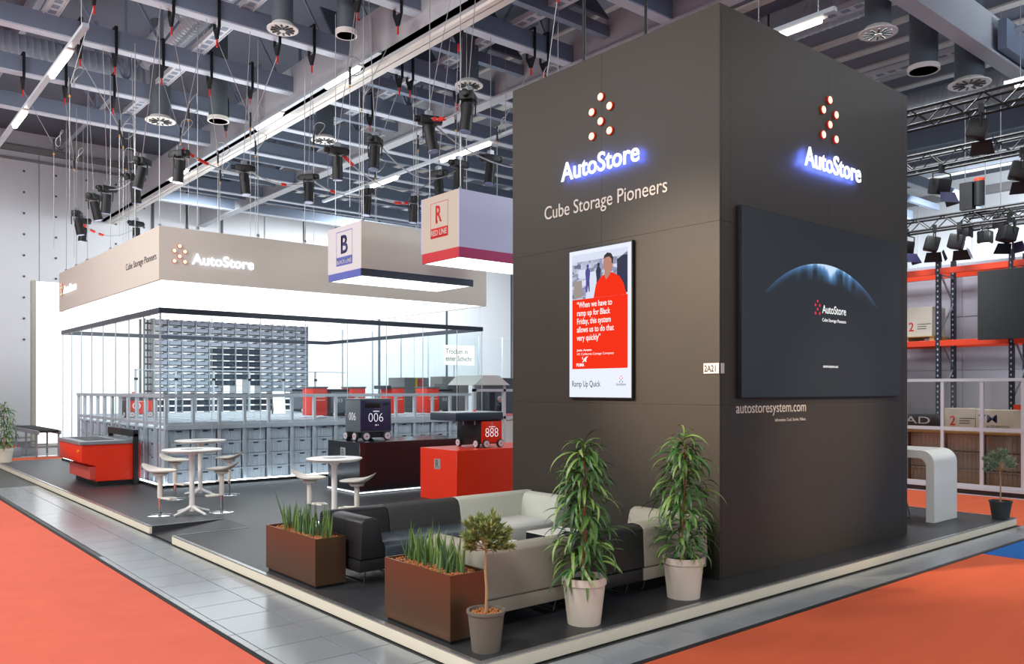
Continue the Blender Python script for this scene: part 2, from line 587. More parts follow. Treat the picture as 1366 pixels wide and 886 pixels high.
# ------------------------------------------------------------------ ventilation
def ribbed(a, b, r, step=0.16, n=18):
    a, b = Vector(a), Vector(b)
    d = b - a
    L = d.length
    q = d.to_track_quat('Z', 'Y').to_matrix()
    prof = []
    k = 0
    while k * step < L:
        prof += [(r, k * step), (r, k * step + step * 0.7), (r * 1.03, k * step + step * 0.85)]
        k += 1
    prof.append((r, L))
    mb = MB().lathe(prof, n)
    mb.v = [tuple(a + q @ Vector(p)) for p in mb.v]
    return mb
def duct(label, a, b, r):
    o = thing('ventilation_duct', label, 'duct', a)
    ribbed(a, b, r).build('pipe', M_duct, o, w=True)
    u = (Vector(b) - Vector(a)).normalized()
    MB().cyl(b, Vector(b) + u * 0.1, r * 1.06, n=18).build('end_collar', M_flange, o, w=True)
    return o
duct('fat ribbed silver duct running along the roof at the upper left', (-14, 18.5, 10.45), (-0.5, 18.5, 10.45), 0.42)
duct('ribbed silver duct slanting between two joists near the top centre left', (-0.55, 17.6, 10.75), (-0.45, 9.0, 10.75), 0.36)
duct('long ribbed silver duct under the roof at the right edge', (15.5, -8, 9.6), (15.5, 20, 9.6), 0.42)
duct('second ribbed silver duct behind the black light trusses', (19.5, -8, 9.7), (19.5, 24, 9.7), 0.42)
duct('silver roof duct passing behind the top right corner of the tower', (9.9, -4, 10.4), (9.9, 12, 10.4), 0.38)
DP = [(-0.3, 9.97, 9.0, 0.24, 1, 'drop duct with white round swirl diffuser at the top left centre'),
      (-0.39, 17.2, 9.0, 0.3, 1, 'drop duct with swirl diffuser above the beige hanging sign'),
      (0.77, 16.23, 9.0, 0.28, 0, 'plain grey drop duct beside the long white girder'),
      (0.78, 9.41, 9.0, 0.22, 0, 'pale ringed duct outlet under the roof left of the girder'),
      (4.27, 10.0, 9.0, 0.26, 1, 'drop duct with swirl diffuser just left of the tower top'),
      (3.69, 15.98, 9.0, 0.3, 1, 'small drop duct with diffuser right of the girder, far back'),
      (8.75, 2.58, 9.0, 0.29, 1, 'drop duct with big spoked diffuser right of the tower top'),
      (11.4, 2.85, 9.0, 0.34, 0, 'plain grey drop duct between two spoked diffusers on the right'),
      (13.03, 2.53, 9.0, 0.36, 1, 'drop duct with spoked diffuser above the black light trusses')]
for x, y, z, r, sw, lab in DP:
    o = thing('air_diffuser', lab, 'air diffuser', (x, y, z))
    MB().cyl((0, 0, 0.1), (0, 0, 2.6), r * 0.85, n=20).build('drop_duct', M_grey, o)
    if sw:
        MB().lathe([(r * 1.25, 0.0), (r * 1.25, 0.025), (r * 0.95, 0.07), (r * 0.85, 0.12)], 24).build('cone', M_white, o)
        for k in range(12):
            a = k * math.pi / 6
            MB().bar((math.cos(a) * r * 0.25, math.sin(a) * r * 0.25, -0.01), (math.cos(a) * r * 0.95, math.sin(a) * r * 0.95, -0.01), 0.035, 0.02).build('vane', M_black, o)
        MB().cyl((0, 0, -0.03), (0, 0, 0), r * 0.25, n=12).build('hub', M_white, o)
    else:
        MB().lathe([(r * 0.98, 0.0), (r * 0.98, 0.1), (r * 0.85, 0.1), (r * 0.85, 0.0)], 24).build('rim', M_white, o)
        MB().cyl((0, 0, 0.06), (0, 0, 0.1), r * 0.85, n=20).build('mesh_face', M_grey, o)

# ------------------------------------------------------------------ tube luminaires
def luminaire(label, x, z, segs, y0, y1, power=0):
    """track along Y carrying lit tubes at the given spans"""
    o = thing('tube_luminaire', label, 'ceiling light', (x, y0, z))
    MB().box(x - 0.05, y0, z, x + 0.05, y1, z + 0.07).build('track', M_alu, o, w=True)
    for a, b in segs:
        h = MB().box(x - 0.07, a - 0.08, z - 0.03, x + 0.07, b + 0.08, z - 0.002).build('housing', M_white, o, w=True)
        MB().cyl((x, a, z - 0.06), (x, b, z - 0.06), 0.05, n=10).build('lit_tube', E_tube, o, w=True)
    k = 0
    for yy in (y0 + 0.3, y1 - 0.3):
        MB().cyl((x, yy, z + 0.07), (x, yy, 10.0 if z < 9.4 else 12), 0.008, n=5).build('wire', M_wire, o, w=True)
    return o
luminaire('lit tube light on a track slanting at the far upper left corner', -3.83, 8.0, ((11.0, 12.4), (15.1, 16.3), (20.5, 22)), 9.8, 28)
luminaire('row of lit tubes fixed under the long white girder', 1.9, 9.14, ((10.9, 12.4), (14.9, 16.4), (22, 23.6)), 10.0, 24)
luminaire('lit tube light on a thin track above the red banded hanging box', 5.2, 8.0, ((10.4, 12.4), (14.6, 16.0)), 9.5, 19)
luminaire('lit tube light touching the top right edge of the tower', 5.13, 8.0, ((1.75, 2.9),), 1.5, 3.2)
luminaire('dim tube light under the roof above the black trusses', 11.9, 8.4, ((0.2, 1.2), (-2, -0.8)), -2.2, 1.4)
# ------------------------------------------------------------------ dark tower
tw = thing('display_tower', 'tall dark brown stand tower with lit logos and screens', 'tower', (0, 0, 0))
MB().box(0.03, 0.03, 0, 4.27, 3.33, 6.02).build('core', M_black, tw)
zs = (0.0, 1.83, 3.77, 6.05)
for a, b in zip((0.0, 1.70), (1.70, 3.36)):
    for z0, z1 in zip(zs, zs[1:]):
        MB().box(0, a + 0.0006, z0 + 0.0006, 0.03, b - 0.0006, z1 - 0.0006).build('panel', M_tower, tw, bevel=0.001, seg=1)
        MB().box(4.27, a + 0.0006, z0 + 0.0006, 4.30, b - 0.0006, z1 - 0.0006).build('panel', M_tower, tw, bevel=0.001, seg=1)
for a, b in zip((0.032, 0.19, 2.2), (0.19, 2.2, 4.17)):
    for z0, z1 in zip(zs, zs[1:]):
        MB().box(a + 0.0006, 0, z0 + 0.0006, b - 0.0006, 0.03, z1 - 0.0006).build('panel', M_tower, tw, bevel=0.001, seg=1)
        MB().box(a + 0.0006, 3.33, z0 + 0.0006, b - 0.0006, 3.36, z1 - 0.0006).build('panel', M_tower, tw, bevel=0.001, seg=1)
MB().box(4.172, 0, 0, 4.268, 0.03, 6.05).build('panel', M_tower, tw, bevel=0.001, seg=1)
MB().box(0.03, 0.03, 6.02, 4.27, 3.33, 6.04).build('top_panel', M_tower, tw)

def logo_dots(parent, centre, face, step, r, depth=0.02, n=20):
    rt, up, nm = face
    c = Vector(centre)
    pts = ((0, 2), (1, 1), (-1, 1), (0, 0), (1, -1), (-1, -1))
    for u, v in pts:
        p = c + rt * (u * step) + up * (v * step) - parent.location
        ring = MB().cyl(p, p + nm * depth, r * 1.22, n=n).build('logo_dot', M_redtape, parent)
        ring['label'] = 'round red dot of the lit logo'
        MB().cyl(p + nm * (depth - 0.01), p + nm * (depth + 0.004), r * 1.17, n=n).build('dot_rim', E_dotrim, ring)
        MB().cyl(p + nm * (depth - 0.005), p + nm * (depth + 0.01), r, n=n).build('dot_light', E_dot, ring)
logo_dots(tw, (0, 1.697, 5.22), FACE_L, 0.147, 0.042)
logo_dots(tw, (2.195, 0, 5.214), FACE_R, 0.150, 0.042)
text('lit_lettering', 'AutoStore', E_logo, tw, (0, 2.335, 4.60), FACE_L, 1.29, 0.235, depth=0.012, bold=0.014, off=0.06, mback=E_halo)
text('lit_lettering', 'AutoStore', E_logo, tw, (1.55, 0, 4.60), FACE_R, 1.32, 0.235, depth=0.012, bold=0.014, off=0.06, mback=E_halo)
text('lettering', 'Cube Storage Pioneers', M_print, tw, (0, 2.71, 4.135), FACE_L, 2.02, 0.225, depth=0.008)
text('lettering', 'autostoresystem.com', M_print, tw, (0.292, 0, 1.70), FACE_R, 1.39, 0.13, depth=0.003)
text('small_lettering', 'Information. Cool. Stories. Videos.', M_print, tw, (1.036, 0, 1.632), FACE_R, 0.647, 0.036, depth=0.002)
# stand number plate round the corner
np_ = thing('number_plate', 'small grey stand number plate on the tower corner', 'sign', (-0.006, 0.0, 2.163))
MB().box(-0.012, -0.012, 2.163, -0.001, 0.195, 2.272).build('plate', mat('plate_grey', S(196, 192, 184), 0.6), np_, w=True)
MB().box(-0.012, -0.012, 2.163, 0.066, -0.001, 2.272).build('plate_return', MATS['plate_grey'], np_, w=True)
text('lettering', '2A21', M_ink, np_, (-0.012, 0.186, 2.182), FACE_L, 0.145, 0.07, depth=0.001, bold=0.02)

# ------------------------------------------------------------------ portrait screen
ps = thing('portrait_screen', 'tall lit portrait screen with red quote panel on the tower', 'screen', (0, 1.69, 1.9))
MB().box(-0.05, 1.165, 1.885, -0.001, 2.215, 3.72).build('frame', M_blackplastic, ps, w=True, bevel=0.004, seg=1)
E_sw = emis('screen_white', (0.86, 0.90, 1.0, 1), 1.0)
E_sr = emis('screen_red', (0.95, 0.035, 0.012, 1), 1.0)
E_sink = emis('screen_ink', (0.02, 0.02, 0.06, 1), 1.0)
E_swt = emis('screen_lettering', (1, 0.95, 0.93, 1), 1.05)
o0 = (-0.05, 2.20, 1.90)      # lower left of the lit area, 1.02 wide, 1.80 high
flat('lit_sheet', rect(0, 0, 1.02, 1.80), E_sw, ps, o0, FACE_L, 0.0005)
flat('red_panel', rect(0.05, 0.345, 0.965, 1.20), E_sr, ps, o0, FACE_L, 0.0006)
# picture of a hall with walking figures, made of a procedural screen image and flat shapes
def screen_scene():
    m = bpy.data.materials.new('screen_picture')
    m.use_nodes = True
    n, l = m.node_tree.nodes, m.node_tree.links
    n.remove(n['Principled BSDF'])
    tc = n.new('ShaderNodeTexCoord')
    mp = n.new('ShaderNodeMapping')
    mp.inputs['Scale'].default_value = (1, 7, 13)
    l.new(tc.outputs['Object'], mp.inputs['Vector'])
    v = n.new('ShaderNodeTexVoronoi')
    v.inputs['Scale'].default_value = 1.6
    v.distance = 'CHEBYCHEV'
    l.new(mp.outputs['Vector'], v.inputs['Vector'])
    cr = n.new('ShaderNodeValToRGB')
    e = cr.color_ramp.elements
    e[0].position, e[0].color = 0.0, (0.10, 0.11, 0.20, 1)
    e[1].position, e[1].color = 1.0, (0.80, 0.84, 0.98, 1)
    x = e.new(0.45)
    x.color = (0.34, 0.36, 0.50, 1)
    l.new(v.outputs['Color'], cr.inputs['Fac'])
    em = n.new('ShaderNodeEmission')
    l.new(cr.outputs['Color'], em.inputs['Color'])
    l.new(em.outputs[0], n['Material Output'].inputs[0])
    return m
flat('picture', rect(0.05, 1.20, 0.965, 1.74), screen_scene(), ps, o0, FACE_L, 0.0006)
E_pale = emis('screen_pale', (0.72, 0.77, 0.92, 1), 1.0)
E_skin = emis('screen_skin', (0.52, 0.25, 0.19, 1), 1.0)
E_hair = emis('screen_hair', (0.05, 0.045, 0.05, 1), 1.0)
E_fig = emis('screen_figure', (0.10, 0.09, 0.30, 1), 1.0)
E_box = emis('screen_box', (0.36, 0.31, 0.28, 1), 1.0)
E_dk = emis('screen_dark', (0.05, 0.05, 0.09, 1), 1.0)
P = lambda nm, m, poly, off: flat(nm, poly, m, ps, o0, FACE_L, off)
P('picture_sky', E_pale, rect(0.05, 1.66, 0.965, 1.75), 0.0026)
P('picture_aisle', E_pale, [(0.28, 1.20), (0.52, 1.20), (0.45, 1.52), (0.36, 1.52)], 0.0026)
P('picture_box', E_box, rect(0.08, 1.22, 0.22, 1.43), 0.0026)
P('picture_box', E_pale, rect(0.16, 1.46, 0.28, 1.56), 0.0026)
P('picture_shelf', E_dk, [(0.80, 1.25), (0.965, 1.22), (0.965, 1.70), (0.80, 1.62)], 0.0026)
for fx, m in ((0.32, E_fig), (0.50, E_dk)):
    P('picture_figure', m, [(fx - 0.035, 1.28), (fx - 0.005, 1.28), (fx + 0.002, 1.36), (fx + 0.02, 1.28), (fx + 0.035, 1.28), (fx + 0.03, 1.42), (fx + 0.042, 1.53), (fx + 0.015, 1.57), (fx - 0.02, 1.57), (fx - 0.042, 1.52), (fx - 0.03, 1.42)], 0.0036)
    P('picture_figure', m, [(fx + 0.022 * math.cos(t * math.pi / 5), 1.592 + 0.026 * math.sin(t * math.pi / 5)) for t in range(10)], 0.0036)
P('picture_shirt', E_sr, [(0.42, 1.20), (0.46, 1.36), (0.54, 1.44), (0.62, 1.475), (0.72, 1.48), (0.84, 1.42), (0.90, 1.34), (0.95, 1.20)], 0.0046)
P('picture_neck', E_skin, [(0.60, 1.45), (0.63, 1.40), (0.69, 1.46), (0.72, 1.54), (0.61, 1.54)], 0.0056)
P('picture_head', E_skin, [(0.66 + 0.078 * math.cos(t * math.pi / 8), 1.585 + 0.11 * math.sin(t * math.pi / 8)) for t in range(16)], 0.0066)
P('picture_hair', E_hair, [(0.585, 1.645), (0.60, 1.69), (0.65, 1.72), (0.71, 1.705), (0.745, 1.65), (0.74, 1.58), (0.722, 1.585), (0.715, 1.64), (0.68, 1.67), (0.62, 1.665)], 0.0076)
text('screen_lettering', '“When we have to\nramp up for Black\nFriday, this system\nallows us to do that\nvery quickly”', E_swt, ps, (-0.05, 2.07, 2.83 - 0.26), FACE_L, 0.62, 0.50, depth=0.0006, bold=0.012, off=0.0026)
text('screen_lettering', 'John Amato', E_swt, ps, (-0.05, 2.07, 2.455), FACE_L, 0.255, 0.034, depth=0.0006, bold=0.02, off=0.0026)
text('screen_lettering', 'VP, California Cartage Company', E_swt, ps, (-0.05, 2.07, 2.405), FACE_L, 0.62, 0.036, depth=0.0006, off=0.0026)
text('screen_lettering', 'PUMA', E_swt, ps, (-0.05, 2.075, 2.275), FACE_L, 0.135, 0.04, depth=0.0006, bold=0.04, off=0.0026)
EM = lambda pts: [(u + 0.015, 0.425 + (v - 0.415) * 0.58) for u, v in pts]
P('screen_emblem', E_swt, EM([(0.20, 0.425), (0.225, 0.44), (0.235, 0.475), (0.25, 0.505), (0.275, 0.53), (0.315, 0.545), (0.30, 0.525), (0.285, 0.50), (0.275, 0.455), (0.285, 0.42), (0.262, 0.43), (0.25, 0.455), (0.225, 0.415)]), 0.0026)
P('screen_emblem', E_swt, EM([(0.22, 0.475), (0.205, 0.50), (0.215, 0.535), (0.225, 0.535), (0.215, 0.505), (0.235, 0.487)]), 0.0026)
text('screen_lettering', 'Ramp Up Quick', E_sink, ps, (-0.05, 2.15, 2.005), FACE_L, 0.48, 0.095, depth=0.0006, off=0.0026)
for u, v in ((0, 2), (1, 1), (-1, 1), (0, 0), (1, -1), (-1, -1)):
    cx_, cy_ = 0.865 + u * 0.022, 0.205 + v * 0.022
    P('screen_emblem', E_sr if v > 0 else E_sink, [(cx_ + 0.007 * math.cos(t * math.pi / 4), cy_ + 0.007 * math.sin(t * math.pi / 4)) for t in range(8)], 0.0026)
text('screen_lettering', 'AutoStore', E_sink, ps, (-0.05, 1.415, 2.04), FACE_L, 0.155, 0.03, depth=0.0006, off=0.0026)

# ------------------------------------------------------------------ wide dark video wall
vw = thing('video_wall', 'wide dark screen showing a planet arc on the tower right face', 'screen', (2.13, -0.02, 1.9))
M_vw = mat('dark_display', S(34, 38, 44), 0.3, 0, 0.05, 3)
MB().box(0.295, -0.055, 1.90, 3.975, -0.001, 3.965).build('bezel', M_black, vw, w=True, bevel=0.004, seg=1)
MB().box(0.305, -0.06, 1.912, 3.96, -0.055, 3.95).build('display', M_vw, vw, w=True)
def planet():
    m = bpy.data.materials.new('planet_arc')
    m.use_nodes = True
    n, l = m.node_tree.nodes, m.node_tree.links
    n.remove(n['Principled BSDF'])
    def math_(op, a, b=None):
        k = n.new('ShaderNodeMath')
        k.operation = op
        for i, q in ((0, a), (1, b)):
            if q is None:
                continue
            if isinstance(q, (int, float)):
                k.inputs[i].default_value = q
            else:
                l.new(q, k.inputs[i])
        return k.outputs[0]
    tc = n.new('ShaderNodeTexCoord')
    sp = n.new('ShaderNodeSeparateXYZ')
    l.new(tc.outputs['Object'], sp.inputs[0])
    x, z = sp.outputs['X'], sp.outputs['Z']
    r = math_('SQRT', math_('ADD', math_('MULTIPLY', x, x), math_('MULTIPLY', z, z)))
    d = math_('SUBTRACT', 2.16, r)                            # depth inside the limb
    limb = math_('MULTIPLY', math_('POWER', math_('MAXIMUM', math_('SUBTRACT', 1.0, math_('MULTIPLY', d, 9.0)), 0.0), 2.6), 1.15)
    ang = math_('POWER', math_('MAXIMUM', math_('SUBTRACT', 1.0, math_('MULTIPLY', math_('ABSOLUTE', x), 0.72)), 0.0), 1.1)
    nz = n.new('ShaderNodeTexNoise')
    nz.inputs['Scale'].default_value = 4.0
    nz.inputs['Detail'].default_value = 6
    mp = n.new('ShaderNodeMapping')
    mp.inputs['Scale'].default_value = (2.4, 1, 0.7)
    l.new(tc.outputs['Object'], mp.inputs['Vector'])
    l.new(mp.outputs['Vector'], nz.inputs['Vector'])
    cl = math_('MAXIMUM', math_('SUBTRACT', math_('MULTIPLY', nz.outputs['Fac'], 2.6), 1.1), 0.0)
    soft = math_('POWER', math_('MAXIMUM', math_('SUBTRACT', 1.0, math_('MULTIPLY', d, 4.2)), 0.0), 1.4)
    hx = math_('SUBTRACT', x, 0.12)
    hot = math_('MULTIPLY', math_('POWER', math_('MAXIMUM', math_('SUBTRACT', 1.0, math_('MULTIPLY', math_('ABSOLUTE', hx), 6.0)), 0.0), 1.1), math_('MULTIPLY', soft, 1.6))
    mid = math_('MAXIMUM', math_('SUBTRACT', 1.0, math_('MULTIPLY', math_('ABSOLUTE', math_('SUBTRACT', x, 0.1)), 1.25)), 0.0)
    fac = math_('ADD', math_('MULTIPLY', math_('MULTIPLY', ang, limb), 0.62), math_('MULTIPLY', math_('MULTIPLY', cl, soft), math_('MULTIPLY', mid, 1.25)))
    cr = n.new('ShaderNodeValToRGB')
    e = cr.color_ramp.elements
    e[0].position, e[0].color = 0.0, (0, 0, 0, 1)
    e[1].position, e[1].color = 1.0, (0.55, 0.75, 0.95, 1)
    k = e.new(0.45)
    k.color = (0.07, 0.22, 0.46, 1)
    l.new(math_('MINIMUM', math_('ADD', fac, hot), 1.0), cr.inputs['Fac'])
    em = n.new('ShaderNodeEmission')
    l.new(cr.outputs['Color'], em.inputs['Color'])
    em.inputs['Strength'].default_value = 1.0
    pd = n.new('ShaderNodeBsdfPrincipled')
    pd.inputs['Base Color'].default_value = S(34, 38, 44)
    pd.inputs['Roughness'].default_value = 0.3
    ad = n.new('ShaderNodeAddShader')
    l.new(em.outputs[0], ad.inputs[0])
    l.new(pd.outputs[0], ad.inputs[1])
    l.new(ad.outputs[0], n['Material Output'].inputs[0])
    return m
# the planet is a lens shaped patch of the display below the limb
Rp, cxp, czp = 2.16, 2.02, 1.33
arc = []
for k in range(41):
    t = R(127 - 74 * k / 40)
    arc.append((Rp * math.cos(t), Rp * math.sin(t)))
inner = [(x, y - 0.40 * (1 - (x / 1.3) ** 2)) for x, y in reversed(arc) if abs(x) < 1.29]
mb = MB()
poly = arc + inner
nn = len(arc)
vs, fs = [], []
for x, y in arc:
    vs.append((x, -0.0615, y))
for x, y in arc:
    vs.append((x, -0.0615, y - 0.42 * max(0.0, 1 - (x / 1.301) ** 2)))
for k in range(nn - 1):
    fs.append((k, k + 1, nn + k + 1, nn + k))
me = bpy.data.meshes.new('planet_picture')
me.from_pydata(vs, [], fs)
me.materials.append(planet())
put('planet_picture', me, vw, (cxp - 2.13, 0.02, czp - 1.9))
E_vwt = emis('display_lettering', (1, 1, 1, 1), 1.0)
E_vwr = emis('display_red', (0.75, 0.05, 0.08, 1), 1.0)
text('screen_lettering', 'AutoStore', E_vwt, vw, (1.945, -0.06, 2.905), FACE_R, 0.56, 0.10, depth=0.0006, bold=0.01, off=0.001)
text('screen_lettering', 'Cube Storage Pioneers', E_vwt, vw, (1.945, -0.06, 2.795), FACE_R, 0.56, 0.052, depth=0.0006, bold=0.01, off=0.001)
text('screen_lettering', 'autostoresystem.com', E_vwt, vw, (1.965, -0.06, 2.245), FACE_R, 0.35, 0.04, depth=0.0006, bold=0.01, off=0.001)
for u, v in ((0, 2), (1, 1), (-1, 1), (0, 0), (1, -1), (-1, -1)):
    cx_, cy_ = 1.84 + u * 0.048, 2.945 + v * 0.048
    flat('screen_emblem', [(cx_ + 0.018 * math.cos(t * math.pi / 5), cy_ + 0.018 * math.sin(t * math.pi / 5)) for t in range(10)], E_vwr, vw, (0, -0.06, 0), FACE_R, 0.001)

# ------------------------------------------------------------------ big beige hanging sign with luminous underside
M_fascia = mat('beige_fascia', S(216, 213, 202), 0.6, 0, 0.03, 1.0)
M_band = mat('dark_band', S(52, 62, 74), 0.4, 0.1, 0.05, 3)
hs = thing('hanging_sign', 'large square beige hanging sign with glowing white underside', 'hanging sign', (-2.0, 12.0, 4.2))
X0, X1, Y0, Y1, Z0, Z1 = -2.0, 6.36, 12.0, 21.0, 4.2, 5.28
for nm, q in (('front', (X0, Y0, X1, Y0 + 0.06)), ('left', (X0, Y0 + 0.06, X0 + 0.06, Y1 - 0.06)), ('back', (X0, Y1 - 0.06, X1, Y1)), ('right', (X1 - 0.06, Y0 + 0.06, X1, Y1 - 0.06))):
    MB().box(q[0], q[1], Z0, q[2], q[3], Z1).build('fascia', M_fascia, hs, w=True)
MB().box(X0 + 0.06, Y0 + 0.06, Z0 + 0.02, X1 - 0.06, Y1 - 0.06, Z0 + 0.06).build('light_ceiling', E_white, hs, w=True)
text('lit_lettering', 'AutoStore', E_logo2, hs, (-1.352, 12.0, 4.565), FACE_R, 1.31, 0.225, depth=0.015, bold=0.012, off=0.015)
logo_dots(hs, (-1.603, 12.0, 4.70), FACE_R, 0.104, 0.036)
text('lettering', 'Cube Storage Pioneers', M_ink, hs, (-2.0, 14.33, 4.58), FACE_L, 2.16, 0.19, depth=0.004)
text('lit_lettering', 'AutoStore', E_logo2, hs, (-2.0, 20.35, 4.64), FACE_L, 1.45, 0.22, depth=0.015, bold=0.012, off=0.015)
logo_dots(hs, (-2.0, 20.62, 4.75), FACE_L, 0.09, 0.034)
for x, y in ((-1.9, 12.3), (-1.9, 14.0), (-1.9, 16.0), (-1.9, 18.2), (-1.9, 20.6), (0.1, 12.1), (1.2, 12.1), (2.6, 12.1), (4.2, 12.1), (-1.2, 12.1), (5.6, 12.1), (-0.2, 20.8), (2.5, 20.8), (-1.9, 19.4)):
    MB().cyl((x, y, Z1), (x, y, 9.6), 0.009, n=5).build('suspension_wire', M_wire, hs, w=True)
    MB().sphere((x, y, Z1 + 0.06), 0.04, 8, 6).build('wire_hook', M_steel, hs, w=True)

# ------------------------------------------------------------------ the two smaller hanging boxes
def hang_box(label, x0, x1, y0, y1, z0, z1, zb, mfront, mside, band_f, band_s):
    o = thing('hanging_box_sign', label, 'hanging sign', (x0, y0, z0))
    MB().box(x0, y0 + 0.03, zb, x0 + 0.03, y1, z1).build('side_fascia', mfront, o, w=True)
    MB().box(x0, y0, zb, x1, y0 + 0.03, z1).build('front_fascia', mside, o, w=True)
    MB().box(x0, y1, zb, x1, y1 + 0.03, z1).build('back_fascia', mside, o, w=True)
    MB().box(x1 - 0.03, y0 + 0.03, zb, x1, y1, z1).build('side_fascia', mside, o, w=True)
    MB().box(x0, y0 + 0.03, z0, x0 + 0.03, y1, zb).build('colour_band', band_f, o, w=True)
    MB().box(x0, y0, z0, x1, y0 + 0.03, zb).build('colour_band', band_s, o, w=True)
    MB().box(x0 + 0.03, y0 + 0.03, z0 + 0.01, x1 - 0.03, y1, z0 + 0.04).build('light_panel', E_white, o, w=True)
    for x, y in ((x0 + 0.1, y0 + 0.1), (x0 + 0.1, y1 - 0.1), (x1 - 0.1, y0 + 0.1)):
        MB().cyl((x, y, z1), (x, y, 9.5), 0.008, n=5).build('suspension_wire', M_wire, o, w=True)
        MB().sphere((x, y, z1 + 0.04), 0.03, 8, 6).build('wire_hook', M_steel, o, w=True)
    return o
M_pale = mat('pale_fascia', S(222, 220, 222), 0.55, 0, 0.02, 1.5)
M_beige2 = mat('warm_fascia', S(204, 194, 178), 0.55, 0, 0.02, 1.5)
M_bluewhite = mat('bluish_fascia', S(196, 200, 236), 0.55, 0, 0.02, 1.5)
M_bluband = mat('blue_band', S(96, 108, 190), 0.45, 0, 0.03, 2)
M_redband = mat('red_band', S(206, 52, 62), 0.45, 0, 0.03, 2)
M_magband = mat('magenta_band', S(176, 44, 104), 0.45, 0, 0.03, 2)
bb = hang_box('narrow hanging box sign with blue band and letter B emblem', 0.6, 3.25, 8.5, 9.8, 4.14, 5.18, 4.28, M_pale, M_fascia, M_bluband, M_band)
rb = hang_box('hanging box sign with red band and letter R emblem', 1.3, 3.85, 6.35, 7.5, 4.30, 5.49, 4.48, M_beige2, M_bluewhite, M_redband, M_magband)
def frame_poly(nm, m, o, org, u0, v0, u1, v1, t):
    for q in ((u0, v0, u1, v0 + t), (u0, v1 - t, u1, v1), (u0, v0 + t, u0 + t, v1 - t), (u1 - t, v0 + t, u1, v1 - t)):
        flat(nm, rect(*q), m, o, org, FACE_L)
ob = (0.6, 9.8, 4.28)
frame_poly('emblem_frame', M_bluband, bb, ob, 0.32, 0.24, 0.96, 0.80, 0.012)
flat('emblem_plate', rect(0.32, 0.13, 0.96, 0.30), M_bluband, bb, ob, FACE_L)
text('lettering', 'BLACK LINE', M_print, bb, (0.6, 9.46, 4.445), FACE_L, 0.58, 0.085, depth=0.001, bold=0.02, off=0.002)
text('lettering', 'B', M_navyink, bb, (0.6, 9.29, 4.64), FACE_L, 0.27, 0.36, depth=0.003, bold=0.02, off=0.001)
orr = (1.3, 7.5, 4.48)
frame_poly('emblem_frame', M_redink, rb, orr, 0.28, 0.26, 0.82, 0.88, 0.008)
flat('emblem_plate', rect(0.28, 0.24, 0.82, 0.42), M_redink, rb, orr, FACE_L)
text('lettering', 'RED LINE', M_print, rb, (1.3, 7.20, 4.765), FACE_L, 0.48, 0.10, depth=0.001, bold=0.02, off=0.002)
text('lettering', 'R', M_redink, rb, (1.3, 7.06, 5.0), FACE_L, 0.19, 0.30, depth=0.003, bold=0.02, off=0.001)
flat('emblem_dot', rect(0.44, 0.50, 0.50, 0.55), M_redink, rb, orr, FACE_L)

# ------------------------------------------------------------------ glass enclosure (panes and dark top rail)
ge = thing('glass_enclosure', 'tall clear glass enclosure with dark top rail around the storage grid', 'glass enclosure', (-2.0, 12.0, 0))
M_rail = mat('dark_top_rail', S(56, 64, 76), 0.3, 0.3, 0.05, 3)
GX1, GY1, GT = 6.25, 20.7, 3.53
for q in ((-2.0, 12.0, GX1, 12.06), (-2.0, 12.06, -1.94, GY1), (-2.0, GY1, GX1, GY1 + 0.06), (GX1 - 0.06, 12.06, GX1, GY1)):
    MB().box(q[0], q[1], GT, q[2], q[3], GT + 0.11).build('top_rail', M_rail, ge, w=True)
for q in ((-2.0, 12.0, GX1, 12.08), (-2.0, 12.08, -1.92, GY1)):
    MB().box(q[0], q[1], 0, q[2], q[3], 0.05).build('foot_channel', M_black, ge, w=True)
pw = 1.057
xx = -1.985
while xx < GX1 - 0.1:
    e = min(xx + pw, GX1 - 0.02)
    MB().box(xx + 0.004, 12.025, 0.05, e - 0.004, 12.035, GT).build('pane', G_pane, ge, w=True)
    MB().box(e - 0.004, 12.02, 0.05, e + 0.004, 12.04, GT).build('pane_joint', M_alu, ge, w=True)
    MB().box(xx + 0.004, GY1 + 0.025, 0.05, e - 0.004, GY1 + 0.035, GT).build('pane', G_pane, ge, w=True)
    xx = e
yy = 12.05
while yy < GY1 - 0.1:
    e = min(yy + 1.08, GY1)
    MB().box(-1.975, yy + 0.004, 0.05, -1.965, e - 0.004, GT).build('pane', G_pane, ge, w=True)
    MB().box(-1.98, e - 0.004, 0.05, -1.96, e + 0.004, GT).build('pane_joint', M_alu, ge, w=True)
    MB().box(GX1 - 0.035, yy + 0.004, 0.05, GX1 - 0.025, e - 0.004, GT).build('pane', G_pane, ge, w=True)
    yy = e
MB().box(-1.98, 12.02, 0.05, -1.95, 12.05, GT).build('corner_joint', M_alu, ge, w=True)
MB().box(-1.9, 12.045, 0.051, GX1, 12.075, 0.072).build('led_strip', E_led, ge, w=True)
MB().box(-1.955, 12.1, 0.051, -1.925, GY1, 0.072).build('led_strip', E_led, ge, w=True)

